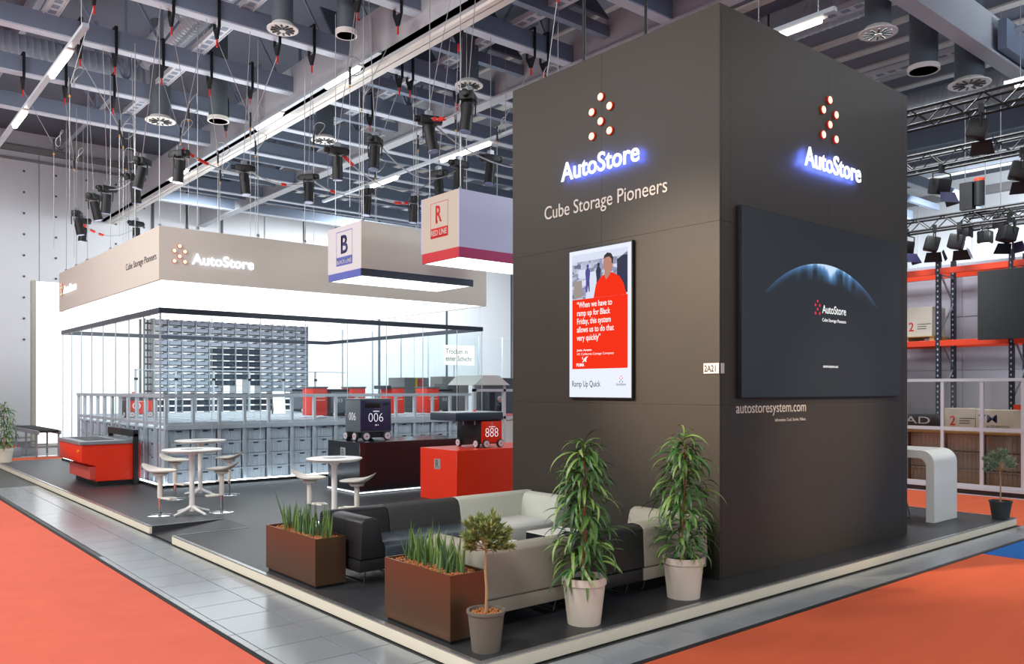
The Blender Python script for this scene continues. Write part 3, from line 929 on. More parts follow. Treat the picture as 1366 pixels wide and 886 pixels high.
# ------------------------------------------------------------------ storage grid: aluminium posts and rails, ribbed bins
sg = thing('storage_grid', 'aluminium storage grid of posts and rails behind the glass', 'storage grid', (-1.8, 12.2, 0))
M_deckw = mat('grid_deck', S(226, 238, 246), 0.4, 0.1, 0.12, 6)
PX = [-1.80 + 0.548 * k for k in range(15)]
PY = [12.22 + 0.67 * k for k in range(12)]
ZP = 1.86
post = MB()
post.box(-0.035, -0.035, 0, 0.035, 0.035, ZP - 0.04)
pm_ = post.mesh('post', M_alu, bevel=0.006, seg=1)
pm2 = MB().box(-0.03, -0.03, 0, 0.03, 0.03, 1.22).mesh('inner_post', M_alu)
for x in PX:
    put('post', pm_, sg, (x + 1.8, 0.02, 0))
for y in PY[1:]:
    put('post', pm_, sg, (0, y - 12.2, 0))
MB().box(-1.86, 12.18, ZP - 0.04, 6.0, 12.26, ZP + 0.03).build('hand_rail', M_alu, sg, w=True)
MB().box(-1.86, 12.26, ZP - 0.04, -1.76, PY[-1], ZP + 0.03).build('hand_rail', M_alu, sg, w=True)
rx = MB().box(0, -0.03, 0, 7.75, 0.03, 0.07).mesh('track_rail', M_alu)
for y in PY:
    put('track_rail', rx, sg, (0, y - 12.2, 1.24))
ry = MB().box(-0.03, 0, 0, 0.03, 7.42, 0.07).mesh('track_rail', M_alu)
for x in PX:
    put('track_rail', ry, sg, (x + 1.8, 0, 1.245))
MB().box(-1.8, 12.22, 1.17, 5.9, PY[-1], 1.2).build('deck', M_deckw, sg, w=True)
MB().box(-1.82, 12.16, 1.16, 5.9, 12.2, 1.25).build('edge_beam', M_alu, sg, w=True)

M_bin = mat('bin_plastic', S(190, 199, 210), 0.5, 0, 0.06, 6)
M_binw = mat('pale_bin_plastic', S(204, 210, 228), 0.45, 0, 0.05, 6)
M_bind = mat('dark_bin_plastic', S(62, 74, 92), 0.5, 0, 0.06, 6)
M_slot = mat('bin_handle_slot', S(40, 44, 58), 0.6, 0, 0.05, 9)
def bin_mesh(wd, dp, h, ribs, m, name='body'):
    b = MB()
    t = 0.012
    b.box(0, 0, 0, wd, dp, 0.015)
    b.box(0, 0, 0, wd, t, h)
    b.box(0, dp - t, 0, wd, dp, h)
    b.box(0, t, 0, t, dp - t, h)
    b.box(wd - t, t, 0, wd, dp - t, h)
    for k in range(ribs):                                  # vertical ribs on the four sides
        u = wd * (k + 0.5) / ribs
        b.box(u - 0.009, -0.014, 0, u + 0.009, 0, h - 0.02)
        v = dp * (k + 0.5) / ribs
        b.box(-0.014, v - 0.009, 0, 0, v + 0.009, h - 0.02)
    b.box(-0.016, -0.018, h - 0.03, wd + 0.012, 0, h)
    b.box(-0.018, 0, h - 0.03, 0, dp, h)
    return b.mesh(name, m, smooth=False, fix=False)
bm_front = bin_mesh(0.45, 0.56, 0.285, 9, M_bin)
slot_me = MB().box(0.17, -0.0165, 0.215, 0.28, -0.0145, 0.24).mesh('handle_slot', M_slot)
slot_side = MB().box(-0.0165, 0.22, 0.215, -0.0145, 0.34, 0.24).mesh('handle_slot', M_slot)
ORD = ('first', 'second', 'third', 'fourth', 'fifth', 'sixth', 'seventh', 'eighth', 'ninth', 'tenth', 'eleventh', 'twelfth', 'thirteenth', 'fourteenth', 'fifteenth', 'sixteenth')
LAY = ('bottom', 'second', 'third', 'top')
for i in range(14):
    for k in range(4):
        o = put('storage_bin', bm_front, None, (PX[i] + 0.05, 12.275, 0.02 + k * 0.29))
        tag(o, 'grey ribbed bin behind the front glass, %s column from the corner, %s layer' % (ORD[i], LAY[k]), 'storage bin', 'ribbed bins behind the front glass')
        put('handle_slot', slot_me, o)
for j in range(1, 11):
    for k in range(4):
        o = put('storage_bin', bm_front, None, (PX[0] + 0.05, PY[j] + 0.06, 0.02 + k * 0.29))
        tag(o, 'grey ribbed bin behind the left glass, %s column from the corner, %s layer' % (ORD[j - 1], LAY[k]), 'storage bin', 'ribbed bins behind the left glass')
        put('handle_slot', slot_side, o)

# ------------------------------------------------------------------ tall bin rack in front of the lit wall
br = thing('bin_rack', 'tall rack of small pale bins in front of the lit wall', 'rack', (0.8, 22.0, 0))
BW, BH, N, ROWS = 0.4375, 0.2135, 12, 15
XB, ZB = 0.885, 1.06
colm = MB()
colm.box(-0.02, 0, 0, 0.02, 0.5, 4.24)
cme = colm.mesh('upright', M_alu)
for i in range(N + 1):
    put('upright', cme, br, (XB - 0.8 + i * BW, 0.0, 0))
lad = MB()
for x in (XB - 0.32, XB - 0.1):
    lad.box(x, 22.0, 0, x + 0.06, 22.06, 4.22)
    lad.box(x, 22.44, 0, x + 0.06, 22.5, 4.22)
lad.build('side_ladder', mat('rack_frame_grey', S(150, 154, 150), 0.4, 0.5), br, w=True)
hz = MB().box(XB - 0.3, 22.0, 0, XB - 0.06, 22.03, 0.05).mesh('ladder_rung', M_slot)
for k in range(19):
    o = put('ladder_rung', hz, br, (-0.8, -22.0, 0.2 + k * BH))
sh = MB().box(0, 0.0, 0, N * BW, 0.03, 0.012).mesh('shelf_lip', M_alu)
for k in range(ROWS):
    put('shelf_lip', sh, br, (XB - 0.8, 0.46, ZB + k * BH - 0.014))
bwm = MB()
bwm.box(0, 0, 0, BW - 0.08, 0.42, 0.012).box(0, 0, 0, BW - 0.08, 0.012, 0.15).box(0, 0.41, 0, BW - 0.08, 0.42, 0.15).box(0, 0.012, 0, 0.012, 0.41, 0.15).box(BW - 0.092, 0.012, 0, BW - 0.08, 0.41, 0.15)
bwm.box(-0.012, -0.02, 0.125, BW - 0.068, 0, 0.155)
bwm = bwm.mesh('body', M_binw, smooth=False, fix=False)
bdm = bwm.copy()
bdm.materials.clear()
bdm.materials.append(M_bind)
hsl = MB().box(0.10, -0.026, 0.135, 0.25, -0.02, 0.165).mesh('handle', M_slot)
hsl2 = MB().box(0.02, -0.012, -0.03, 0.33, -0.004, 0.0).mesh('shadow_gap', M_slot)
for i in range(N):
    for k in range(ROWS):
        dark = 4 <= i <= 7 and 5 <= k <= 10 or k <= 3
        if (i, k) in ((5, 4), (6, 4), (6, 5), (7, 4)):
            continue
        o = put('small_bin', bdm if dark else bwm, None, (XB + 0.04 + i * BW, 22.03, ZB + k * BH))
        if dark:
            tag(o, 'dark slate bin of the tall rack, %s column from left, %s row up' % (ORD[i], ORD[k]), 'storage bin', 'dark bins of the tall rack')
        else:
            tag(o, 'pale lilac bin of the tall rack, %s column from left, %s row up' % (ORD[i], ORD[k]), 'storage bin', 'pale bins of the tall rack')
            put('handle', hsl, o)

# ------------------------------------------------------------------ glowing white wall and neighbours behind
M_edge = mat('lightbox_edge', S(168, 166, 152), 0.6)
lw_ = thing('lightbox_wall', 'huge glowing white lightbox wall behind the storage grid', 'lightbox wall', (-1.2, 29.0, ZF))
MB().box(-1.17, 29.0, 0.0, 11.5, 29.05, 5.94).build('lit_fabric', E_wall, lw_, w=True)
MB().box(-1.30, 28.98, ZF, -1.17, 29.3, 5.96).build('edge_frame', M_edge, lw_, w=True)
MB().box(-1.17, 29.05, ZF, 11.5, 29.3, 5.94).build('back_box', M_fascia, lw_, w=True)
# ------------------------------------------------------------------ plinths
M_blackgloss = mat('black_gloss', S(30, 32, 36), 0.16, 0, 0.03, 3, spec=0.7)
bp = thing('black_plinth', 'long glossy black plinth with glowing base line', 'plinth', (0.61, 8.58, 0))
MB().box(0.61, 8.58, 0.05, 3.3, 9.85, 0.98).build('body', M_blackgloss, bp, w=True, bevel=0.004, seg=1)
MB().box(0.66, 8.63, 0, 3.25, 9.8, 0.05).build('base', M_black, bp, w=True)
for q in ((0.60, 8.565, 3.3, 8.585), (0.595, 8.585, 0.615, 9.85)):
    MB().box(q[0], q[1], 0.018, q[2], q[3], 0.04).build('led_strip', E_led2, bp, w=True)
flat('emblem_plate', rect(0.52, 0.66, 0.72, 0.86), mat('emblem_grey', S(150, 152, 150), 0.5), bp, (0.61, 9.85, 0), FACE_L)
text('lettering', 'B', M_ink, bp, (0.61, 9.285, 0.69), FACE_L, 0.09, 0.14, depth=0.001, off=0.002)
rp = thing('red_plinth', 'red lacquered plinth beside the dark tower', 'plinth', (1.3, 6.42, 0))
MB().box(1.3, 6.42, 0, 3.9, 7.56, 0.92).build('body', M_red, rp, w=True, bevel=0.004, seg=1)
flat('emblem_plate', rect(0.45, 0.56, 0.64, 0.74), MATS['emblem_grey'], rp, (1.3, 7.56, 0), FACE_L)
text('lettering', 'R', M_ink, rp, (1.3, 7.06, 0.58), FACE_L, 0.09, 0.14, depth=0.001, off=0.002)

# ------------------------------------------------------------------ robots
M_navy = mat('navy_shell', S(46, 46, 78), 0.35, 0, 0.04, 4)
M_shellgrey = mat('graphite_shell', S(92, 102, 108), 0.4, 0.1, 0.05, 4)
M_tyre = mat('tyre', S(36, 36, 38), 0.7, 0, 0.05, 12)
M_hub = mat('wheel_hub', S(206, 206, 210), 0.35, 0.2, 0.04, 8)
M_num = emis('robot_digits', (0.9, 0.92, 1.0, 1), 1.0)
def wheel(parent, p, axis, r=0.085, wd=0.045):
    p = Vector(p)
    a = Vector(axis)
    t = MB().cyl(p, p + a * wd, r, n=18).build('wheel', M_tyre, parent)
    MB().cyl(p + a * (wd - 0.002), p + a * (wd + 0.012), r * 0.8, n=18).build('hub', M_hub, t)
    MB().cyl(p + a * (wd + 0.01), p + a * (wd + 0.016), r * 0.2, n=10).build('hub_cap', M_redtape, t)
def bin_robot(label, loc, num, m_left, m_front, w_=0.72, d_=0.6, h_=0.8, group=None, mfrontface=None):
    o = thing('cube_robot', label, 'robot', loc, group=group)
    MB().box(0, 0, 0.16, w_, d_, h_).build('body', m_left, o, bevel=0.02)
    MB().box(0.012, -0.012, 0.19, w_ - 0.012, 0.02, h_ - 0.01).build('front_cover', m_front, o, bevel=0.01)
    MB().box(0.03, 0.03, 0.05, w_ - 0.03, d_ - 0.03, 0.17).build('chassis', M_blackplastic, o)
    MB().box(0.1, -0.02, h_ - 0.15, w_ * 0.62, -0.008, h_ - 0.05).build('camera_slot', M_black, o, bevel=0.008)
    MB().box(w_ * 0.72, -0.02, h_ - 0.10, w_ * 0.9, -0.008, h_ - 0.06).build('button_slot', M_black, o)
    MB().box(-0.004, -0.004, h_ - 0.005, w_ + 0.004, d_ + 0.004, h_ + 0.03).build('lid', m_left, o, bevel=0.012)
    for x in (0.12, w_ - 0.12):
        wheel(o, (x, -0.005, 0.085), (0, -1, 0))
        wheel(o, (x, d_ + 0.005, 0.085), (0, 1, 0))
    for y in (0.12, d_ - 0.12):
        wheel(o, (-0.005, y, 0.085), (-1, 0, 0))
    L = Vector(loc)
    text('digits', num, M_num, o, L + Vector((w_ * 0.26, -0.013, 0.37)), FACE_R, w_ * 0.46, 0.17, depth=0.002, bold=-0.022)
    text('lettering', 'AutoStore', M_num, o, L + Vector((w_ * 0.40, -0.013, 0.565)), FACE_R, w_ * 0.2, 0.028, depth=0.002, bold=0.02)
    text('lettering', 'B1', M_num, o, L + Vector((w_ * 0.47, -0.013, 0.29)), FACE_R, w_ * 0.1, 0.025, depth=0.002)
    for u, v in ((0, 2), (1, 1), (-1, 1), (0, 0), (1, -1), (-1, -1)):
        MB().cyl((w_ * 0.5 + u * 0.02, -0.012, 0.65 + v * 0.02), (w_ * 0.5 + u * 0.02, -0.015, 0.65 + v * 0.02), 0.007, n=8).build('logo_dot', M_redtape, o)
    text('digits', num, M_num, o, L + Vector((-0.001, d_ * 0.72, 0.40)), FACE_L, d_ * 0.44, 0.15, depth=0.002, bold=-0.022)
    return o
bin_robot('dark navy cube robot numbered 006 on the black plinth', (0.91, 9.10, 0.98), '006', M_shellgrey, M_navy)  # body grey paints in the reflection on its left face

def arm_robot(label, loc, num, w_=0.48, d_=0.75, lidx=0.6, scale=1.0, h_=0.50, group=None, mside=None, digits=True):
    """red fronted robot with a dark lid cantilevered to -X"""
    o = thing('lid_robot', label, 'robot', loc, group=group)
    MB().box(0, 0.01, 0.07, w_, d_, h_).build('body', mside or M_blackplastic, o, bevel=0.008)
    MB().box(0.008, -0.012, 0.09, w_ - 0.006, 0.02, h_ - 0.015).build('front_cover', M_red, o, bevel=0.006)
    MB().box(-lidx, -0.03, h_ + 0.005, w_ + 0.02, d_ + 0.03, h_ + 0.15).build('lid', M_band, o, bevel=0.02)
    MB().box(-lidx + 0.03, 0.0, h_ + 0.15, w_, d_, h_ + 0.16).build('lid_top', M_alu, o)
    for x in (-lidx + 0.06, -lidx + 0.22, -0.12):
        MB().cyl((x, 0.04, h_ + 0.01), (x, 0.04, h_ - 0.07), 0.014, n=8).build('gripper_pin', M_steel, o)
    MB().cyl((w_ * 0.4, d_ * 0.6, h_ + 0.15), (w_ * 0.4, d_ * 0.6, h_ + 0.19), 0.03, n=10).build('beacon', M_orange, o)
    for x in (0.08, w_ - 0.06):
        wheel(o, (x, -0.005, 0.075), (0, -1, 0), 0.075)
    for y in (0.10, d_ - 0.10):
        wheel(o, (-0.005, y, 0.075), (-1, 0, 0), 0.075)
    if digits:
        L = Vector(loc)
        text('digits', num, M_num, o, L + Vector((w_ * 0.18, -0.013, 0.20)), FACE_R, w_ * 0.62, 0.16, depth=0.002, bold=-0.022)
        text('lettering', 'AutoStore', M_num, o, L + Vector((w_ * 0.34, -0.013, 0.375)), FACE_R, w_ * 0.32, 0.022, depth=0.002, bold=0.02)
        for u, v in ((0, 2), (1, 1), (-1, 1), (0, 0), (1, -1), (-1, -1)):
            MB().cyl((w_ * 0.5 + u * 0.014, -0.012, 0.435 + v * 0.014), (w_ * 0.5 + u * 0.014, -0.015, 0.435 + v * 0.014), 0.005, n=8).build('logo_dot', M_print, o)
    return o
arm_robot('black and red robot numbered 888 with flat lid on the red plinth', (2.03, 6.66, 0.92), '888')

# robots on top of the storage grid
zt = 1.318
M_redm = mat('red_robot_shell', S(214, 52, 36), 0.4, 0, 0.04, 4)
def tower_robot(label, loc, w_, arm):
    o = thing('lid_robot', label, 'robot', loc)
    MB().box(0, 0.0, 0.05, w_, 0.55, 0.70).build('body', M_redm, o, bevel=0.008)
    MB().box(-0.02, -0.02, 0.70, w_ + 0.02, 0.57, 0.74).build('lid', M_shellgrey, o, bevel=0.008)
    if arm:
        MB().box(-arm, 0.0, 0.68, -0.02, 0.55, 0.77).build('lid_arm', M_band, o, bevel=0.008)
    MB().box(0.06, -0.006, 0.48, w_ - 0.06, 0.002, 0.50).build('slot', M_print, o)
    MB().box(0.06, -0.006, 0.41, w_ - 0.06, 0.002, 0.425).build('slot', M_print, o)
    return o
tower_robot('red robot on the grid with dark robots at its left', (1.70, 12.7, zt), 0.37, 0)
tower_robot('red robot on the grid partly hidden behind the 006 robot', (2.92, 13.0, zt), 0.36, 0.0)
tower_robot('red robot on the grid with a dark arm reaching left', (4.05, 13.0, zt), 0.38, 0.2)
tower_robot('red robot on the grid farthest right, next to a dark one', (5.08, 12.9, zt), 0.38, 0)
g3 = 'dark robots parked on the grid'
for lab, p in (('dark grey cube robot on the grid, left of the red robots', (3.38, 16.9, zt)), ('dark grey cube robot on the grid, second of the parked pair', (3.92, 16.6, zt)),
               ('dark grey cube robot on the grid just right of the first red robot', (2.2, 12.75, zt)), ('dark grey cube robot at the right end of the grid', (5.55, 13.1, zt))):
    o = thing('cube_robot', lab, 'robot', p, group=g3)
    MB().box(0, 0, 0.1, 0.48, 0.5, 0.62).build('body', M_shellgrey, o, bevel=0.02)
    MB().box(-0.01, -0.01, 0.62, 0.49, 0.51, 0.68).build('lid', M_blackplastic, o, bevel=0.01)
    MB().box(0.03, 0.03, 0.02, 0.45, 0.47, 0.11).build('chassis', M_blackplastic, o)
    for x in (0.08, 0.4):
        wheel(o, (x, -0.005, 0.07), (0, -1, 0), 0.065, 0.03)
    text('digits', '03', M_hub, o, Vector(p) + Vector((0.16, -0.001, 0.36)), FACE_R, 0.14, 0.08, depth=0.002)
arm_robot('red robot with white digits seen through the left side of the grid', (-1.62, 15.6, zt), '01', w_=0.55, d_=0.6, lidx=0.0, h_=0.42)

# service boards and glass guard on the far side of the grid
gd = thing('glass_guard', 'low clear glass guard on posts at the back of the grid', 'glass guard', (-1.6, 19.4, 1.3))
for x in (-0.4, 0.7, 1.8, 2.9, 4.0, 5.1):
    MB().box(x - 0.025, 19.35, 1.2, x + 0.025, 19.4, 2.55).build('guard_post', M_alu, gd, w=True)
    MB().box(x - 0.05, 19.33, 2.25, x + 0.05, 19.35, 2.32).build('clamp', M_black, gd, w=True)
    MB().box(x + 0.03, 19.37, 1.35, x + 1.07, 19.38, 2.52).build('guard_pane', G_pane, gd, w=True)
MB().box(-0.43, 19.35, 2.53, 6.2, 19.39, 2.56).build('guard_rail', M_alu, gd, w=True)
sb = thing('white_notice_board', 'blank white board leaning on the grid by the dark robots', 'board', (2.3, 16.2, zt))
MB().prism([(0, 0), (0.05, 0), (0.15, 0.62), (0.10, 0.62)], lambda u, v, a: (a, u, v), 0, 0.33).build('sheet', M_white, sb)
MB().bar((0.03, 0.22, 0), (0.1, 0.11, 0.55), 0.02).build('prop_leg', M_black, sb)

# ------------------------------------------------------------------ red picking counter on the left of the grid
pc = thing('picking_counter', 'red picking counter with steel top beside the glass enclosure', 'counter', (-2.6, 13.2, 0))
up = MB().prism([(-3.15, 0.50), (-3.15, 0.86), (-2.02, 0.86), (-2.02, 0.10), (-2.88, 0.10), (-2.88, 0.42)], lambda u, v, a: (u, a, v), 13.2, 15.2).build('body', M_red, pc, w=True, bevel=0.006, seg=1)
MB().box(-3.18, 13.17, 0.86, -2.02, 15.25, 0.93).build('steel_top', M_steel, pc, w=True, bevel=0.006, seg=1)
MB().box(-3.0, 13.5, 0.925, -2.45, 15.0, 0.935).build('tray_opening', M_black, pc, w=True)
MB().box(-2.84, 13.23, 0, -2.02, 15.1, 0.10).build('base', M_black, pc, w=True)
MB().box(-2.99, 13.22, 0.14, -2.87, 15.0, 0.40).build('lower_panel', mat('faded_red', S(200, 74, 62), 0.35), pc, w=True, bevel=0.006, seg=1)
MB().cyl((-2.55 - 0.60, 13.42, 0.72), (-2.58 - 0.60, 13.42, 0.72), 0.03, n=12).build('stop_button', mat('yellow_button', S(232, 160, 30), 0.4), pc, w=True)
bf = thing('black_portal_frame', 'black steel portal frame standing at the red counter end', 'frame', (-2.1, 13.1, 0))
MB().box(-2.18, 13.08, 0, -2.09, 13.16, 1.06).build('upright', M_black, bf, w=True)
MB().box(-2.18, 15.0, 0, -2.09, 15.08, 1.10).build('upright', M_black, bf, w=True)
MB().box(-2.19, 13.08, 1.0, -2.09, 15.08, 1.14).build('header_bar', M_blackplastic, bf, w=True)

# roller conveyor far left
cv = thing('roller_conveyor', 'grey roller conveyor on legs at the far left behind the counter', 'conveyor', (-2.0, 25, ZF))
for x in (-2.15, -1.55):
    MB().box(x, 23.2, 0.60, x + 0.05, 27.5, 0.72).build('side_rail', M_steel, cv, w=True)
for k in range(16):
    y = 23.4 + k * 0.26
    MB().cyl((-2.1, y, 0.70), (-1.55, y, 0.70), 0.045, n=8).build('roller', M_black, cv, w=True)
for y in (23.5, 25.2, 27.0):
    for x in (-2.14, -1.54):
        MB().bar((x + 0.02, y, ZF), (x + 0.02, y, 0.6), 0.05).build('leg', M_steel, cv, w=True)
    MB().bar((-2.1, y, 0.2), (-1.5, y, 0.2), 0.04).build('stretcher', M_steel, cv, w=True)
tb = thing('tool_box', 'low grey box with red knobs on the floor by the conveyor', 'box', (-2.65, 24.6, ZF))
MB().box(-0.2, -0.3, 0, 0.25, 0.3, 0.28).build('case', M_steel, tb, bevel=0.01)
for k in range(4):
    MB().cyl((-0.12 + k * 0.1, -0.15, 0.28), (-0.12 + k * 0.1, -0.15, 0.36), 0.02, n=8).build('knob', M_redtape, tb)

# ------------------------------------------------------------------ bar tables and stools
M_tabl = mat('table_white', S(238, 236, 232), 0.3, 0, 0.02, 4)
def bar_table(label, x, y, h, r, rz):
    o = thing('bar_table', label, 'table', (x, y, 0), rz)
    MB().lathe([(r - 0.06, h - 0.045), (r - 0.01, h - 0.02), (r, h - 0.008), (r - 0.006, h)], 40).build('table_top', M_tabl, o)
    MB().box(-0.13, -0.10, h, 0.13, 0.10, h + 0.006).build('inlay_plate', mat('inlay_grey', S(150, 152, 154), 0.4), o)
    MB().lathe([(0.045, 0.05), (0.04, 0.3), (0.045, h - 0.12), (0.11, h - 0.04)], 18).build('column', M_tabl, o)
    for k in range(4):
        a = k * math.pi / 2
        c, s = math.cos(a), math.sin(a)
        MB().tube([(c * 0.03, s * 0.03, 0.12), (c * 0.15, s * 0.15, 0.07), (c * 0.33, s * 0.33, 0.02)], 0.028, 8, taper=0.65).build('leg', M_tabl, o)
    return o
bar_table('white round bar table in front, left of the grid', -2.66, 8.15, 1.04, 0.455, R(20))
bar_table('white round bar table at the back close to the glass', -1.74, 10.40, 1.04, 0.455, R(35))
bar_table('white round bar table behind the black sofa', -1.38, 5.82, 0.98, 0.41, R(10))

M_stool = mat('stool_shell', S(226, 220, 208), 0.35, 0, 0.02, 5)
def bar_stool(label, x, y, rz, z=0.70):
    """seat scoop opens towards +X of the stool, back lip at -X"""
    o = thing('bar_stool', label, 'stool', (x, y, 0), rz)
    n, m = 24, 8
    vs, fs = [], []
    def P_(u, t):
        rx_, ry_ = 0.25, 0.21
        x_, y_ = rx_ * u * math.cos(t), ry_ * u * math.sin(t)
        lip = max(0.0, -x_ / rx_) ** 2.2 * 0.10 * u
        fr = max(0.0, x_ / rx_) ** 2 * 0.015
        z_ = z + 0.03 * u * u + lip - fr
        return x_ - lip * 0.25, y_, z_
    for side in (0, 1):
        for i in range(1, m + 1):
            for k in range(n):
                px, py, pz = P_(i / m, 2 * math.pi * k / n)
                vs.append((px, py, pz - side * (0.018 + 0.02 * (1 - i / m))))
        vs.append((0, 0, z - side * 0.038))
    c0 = m * n
    off = m * n + 1
    for side in (0, 1):
        b = side * off
        for i in range(m - 1):
            for k in range(n):
                fs.append((b + i * n + k, b + i * n + (k + 1) % n, b + (i + 1) * n + (k + 1) % n, b + (i + 1) * n + k))
        for k in range(n):
            fs.append((b + c0, b + k, b + (k + 1) % n))
    for k in range(n):
        fs.append(((m - 1) * n + k, (m - 1) * n + (k + 1) % n, off + (m - 1) * n + (k + 1) % n, off + (m - 1) * n + k))
    MB().add(vs, fs).build('seat', M_stool, o)
    MB().cyl((0, 0, z - 0.07), (0, 0, z - 0.03), 0.09, 0.12, n=16).build('seat_boss', M_stool, o)
    MB().cyl((0, 0, 0.28), (0, 0, z - 0.05), 0.038, n=14).build('column_sleeve', M_stool, o)
    MB().cyl((0, 0, 0.02), (0, 0, 0.30), 0.026, n=14).build('column', M_chrome, o)
    MB().lathe([(0.2, 0), (0.2, 0.008), (0.17, 0.016), (0.03, 0.03)], 28).build('base_disc', M_chrome, o)
    MB().tube([(0.03, -0.03, 0.28), (0.20, -0.10, 0.27), (0.26, 0, 0.27), (0.20, 0.10, 0.27), (0.03, 0.03, 0.28)], 0.016, 8).build('foot_rest', M_stool, o)
    return o
bar_stool('white scoop bar stool left of the front bar table', -3.10, 8.32, R(-40))
bar_stool('white scoop bar stool right of the front bar table', -2.22, 8.05, R(140))
bar_stool('white scoop bar stool left of the rear bar table', -2.28, 10.15, R(-40))
bar_stool('white scoop bar stool right of the rear bar table', -1.30, 10.12, R(140))
bar_stool('white scoop bar stool left of the table behind the black sofa', -1.58, 6.22, R(-40), 0.66)
bar_stool('white scoop bar stool right of the table behind the black sofa', -1.24, 5.40, R(140), 0.66)

# ------------------------------------------------------------------ modular sofas
M_sblack = mat('black_sofa_leather', S(34, 35, 37), 0.42, 0, 0.08, 6, bump=0.06, bscale=90)
M_sgrey = mat('charcoal_wool', S(62, 64, 62), 0.9, 0, 0.22, 70, bump=0.2, bscale=300)
M_sseat = mat('slate_leather', S(66, 76, 86), 0.35, 0, 0.08, 4, bump=0.05, bscale=90)
M_sbeige = mat('pale_green_wool', S(190, 192, 178), 0.9, 0, 0.06, 60, bump=0.2, bscale=300)
M_sbeige2 = mat('beige_wool', S(158, 154, 138), 0.9, 0, 0.08, 60, bump=0.2, bscale=300)
M_sseatb = mat('light_seat_wool', S(206, 208, 202), 0.85, 0, 0.05, 60, bump=0.2, bscale=300)
BACK = [(0.60, 0.27), (0.66, 0.60), (0.69, 0.665), (0.75, 0.69), (0.84, 0.685), (0.885, 0.65), (0.90, 0.27)]
def sofa(label, x0, x1, yfront, sgn, mback, mseat, side=0):
    """module open towards yfront; sgn=+1: back lies at larger Y; side -1/+1: an extra back along that X end"""
    o = thing('sofa_module', label, 'sofa', ((x0 + x1) / 2, yfront + sgn * 0.45, 0))
    f = lambda u, v, a: (a, yfront + sgn * u, v)
    a0 = x0 + (0.30 if side < 0 else 0)
    a1 = x1 - (0.30 if side > 0 else 0)
    MB().prism([(0.0, 0.20), (0.0, 0.38), (0.05, 0.42), (0.64, 0.405), (0.64, 0.20)], f, a0, a1).build('seat', mseat, o, w=True, bevel=0.02, seg=3)
    MB().prism(BACK, f, x0, x1).build('backrest', mback, o, w=True, bevel=0.018, seg=3)
    MB().prism(rect(0.03, 0.14, 0.885, 0.265), f, x0 + 0.005, x1 - 0.005).build('base_skirt', mback, o, w=True, bevel=0.012, seg=2)
    if side:
        xe = x0 if side < 0 else x1
        g_ = lambda u, v, a: (xe - side * (0.90 - u), a, v)
        ya, yb = sorted((yfront + 0.0, yfront + sgn * 0.66))
        MB().prism(BACK, g_, ya, yb).build('side_back', mback, o, w=True, bevel=0.018, seg=3)
    for x in (x0 + 0.12, x1 - 0.12):                        # chrome skid legs
        ys = [yfront + sgn * t for t in (0.10, 0.13, 0.76, 0.80)]
        MB().tube([(x, ys[0], 0.15), (x, ys[1], 0.02), (x, ys[2], 0.02), (x, ys[3], 0.15)], 0.011, 8).build('leg', M_chrome, o, w=True)
    return o
sofa('black leather end sofa module behind the left planter', -3.05, -2.31, 2.12, 1, M_sblack, M_sseat, -1)
sofa('charcoal wool sofa module with slate seat in the middle of the back row', -2.305, -1.32, 2.12, 1, M_sgrey, M_sseat)
sofa('pale wool corner sofa module against the tower in the back row', -1.315, -0.10, 2.12, 1, M_sbeige, M_sseatb, 1)
sofa('beige wool corner sofa module with its back to the right planter', -3.05, -2.06, 0.97, -1, M_sbeige2, M_sseatb, -1)
sofa('black sofa module seen from behind between the two big pot plants', -2.055, -1.10, 0.97, -1, M_sblack, M_sseat)
sofa('light wool corner sofa module behind the right big pot plant', -1.095, -0.10, 0.97, -1, M_sbeige2, M_sseatb, 1)
M_ttop = mat('table_top_white', S(226, 226, 218), 0.3, 0, 0.02, 4)
for lab, x0, y0, x1, y1, h in (('low black box table with white top between the sofas, lower and left', -2.02, 1.22, -1.42, 1.84, 0.36), ('taller black box table with white top next to the pale corner sofa', -1.24, 1.16, -0.72, 1.66, 0.43)):
    o = thing('coffee_table', lab, 'table', ((x0 + x1) / 2, (y0 + y1) / 2, 0))
    for q in ((x0, y0, x1, y0 + 0.02), (x0, y1 - 0.02, x1, y1), (x0, y0 + 0.02, x0 + 0.02, y1 - 0.02), (x1 - 0.02, y0 + 0.02, x1, y1 - 0.02)):
        MB().box(q[0], q[1], 0.0, q[2], q[3], h - 0.012).build('side_panel', M_black, o, w=True)
    MB().box(x0, y0, h - 0.012, x1, y1, h).build('top', M_ttop, o, w=True, bevel=0.003, seg=1)

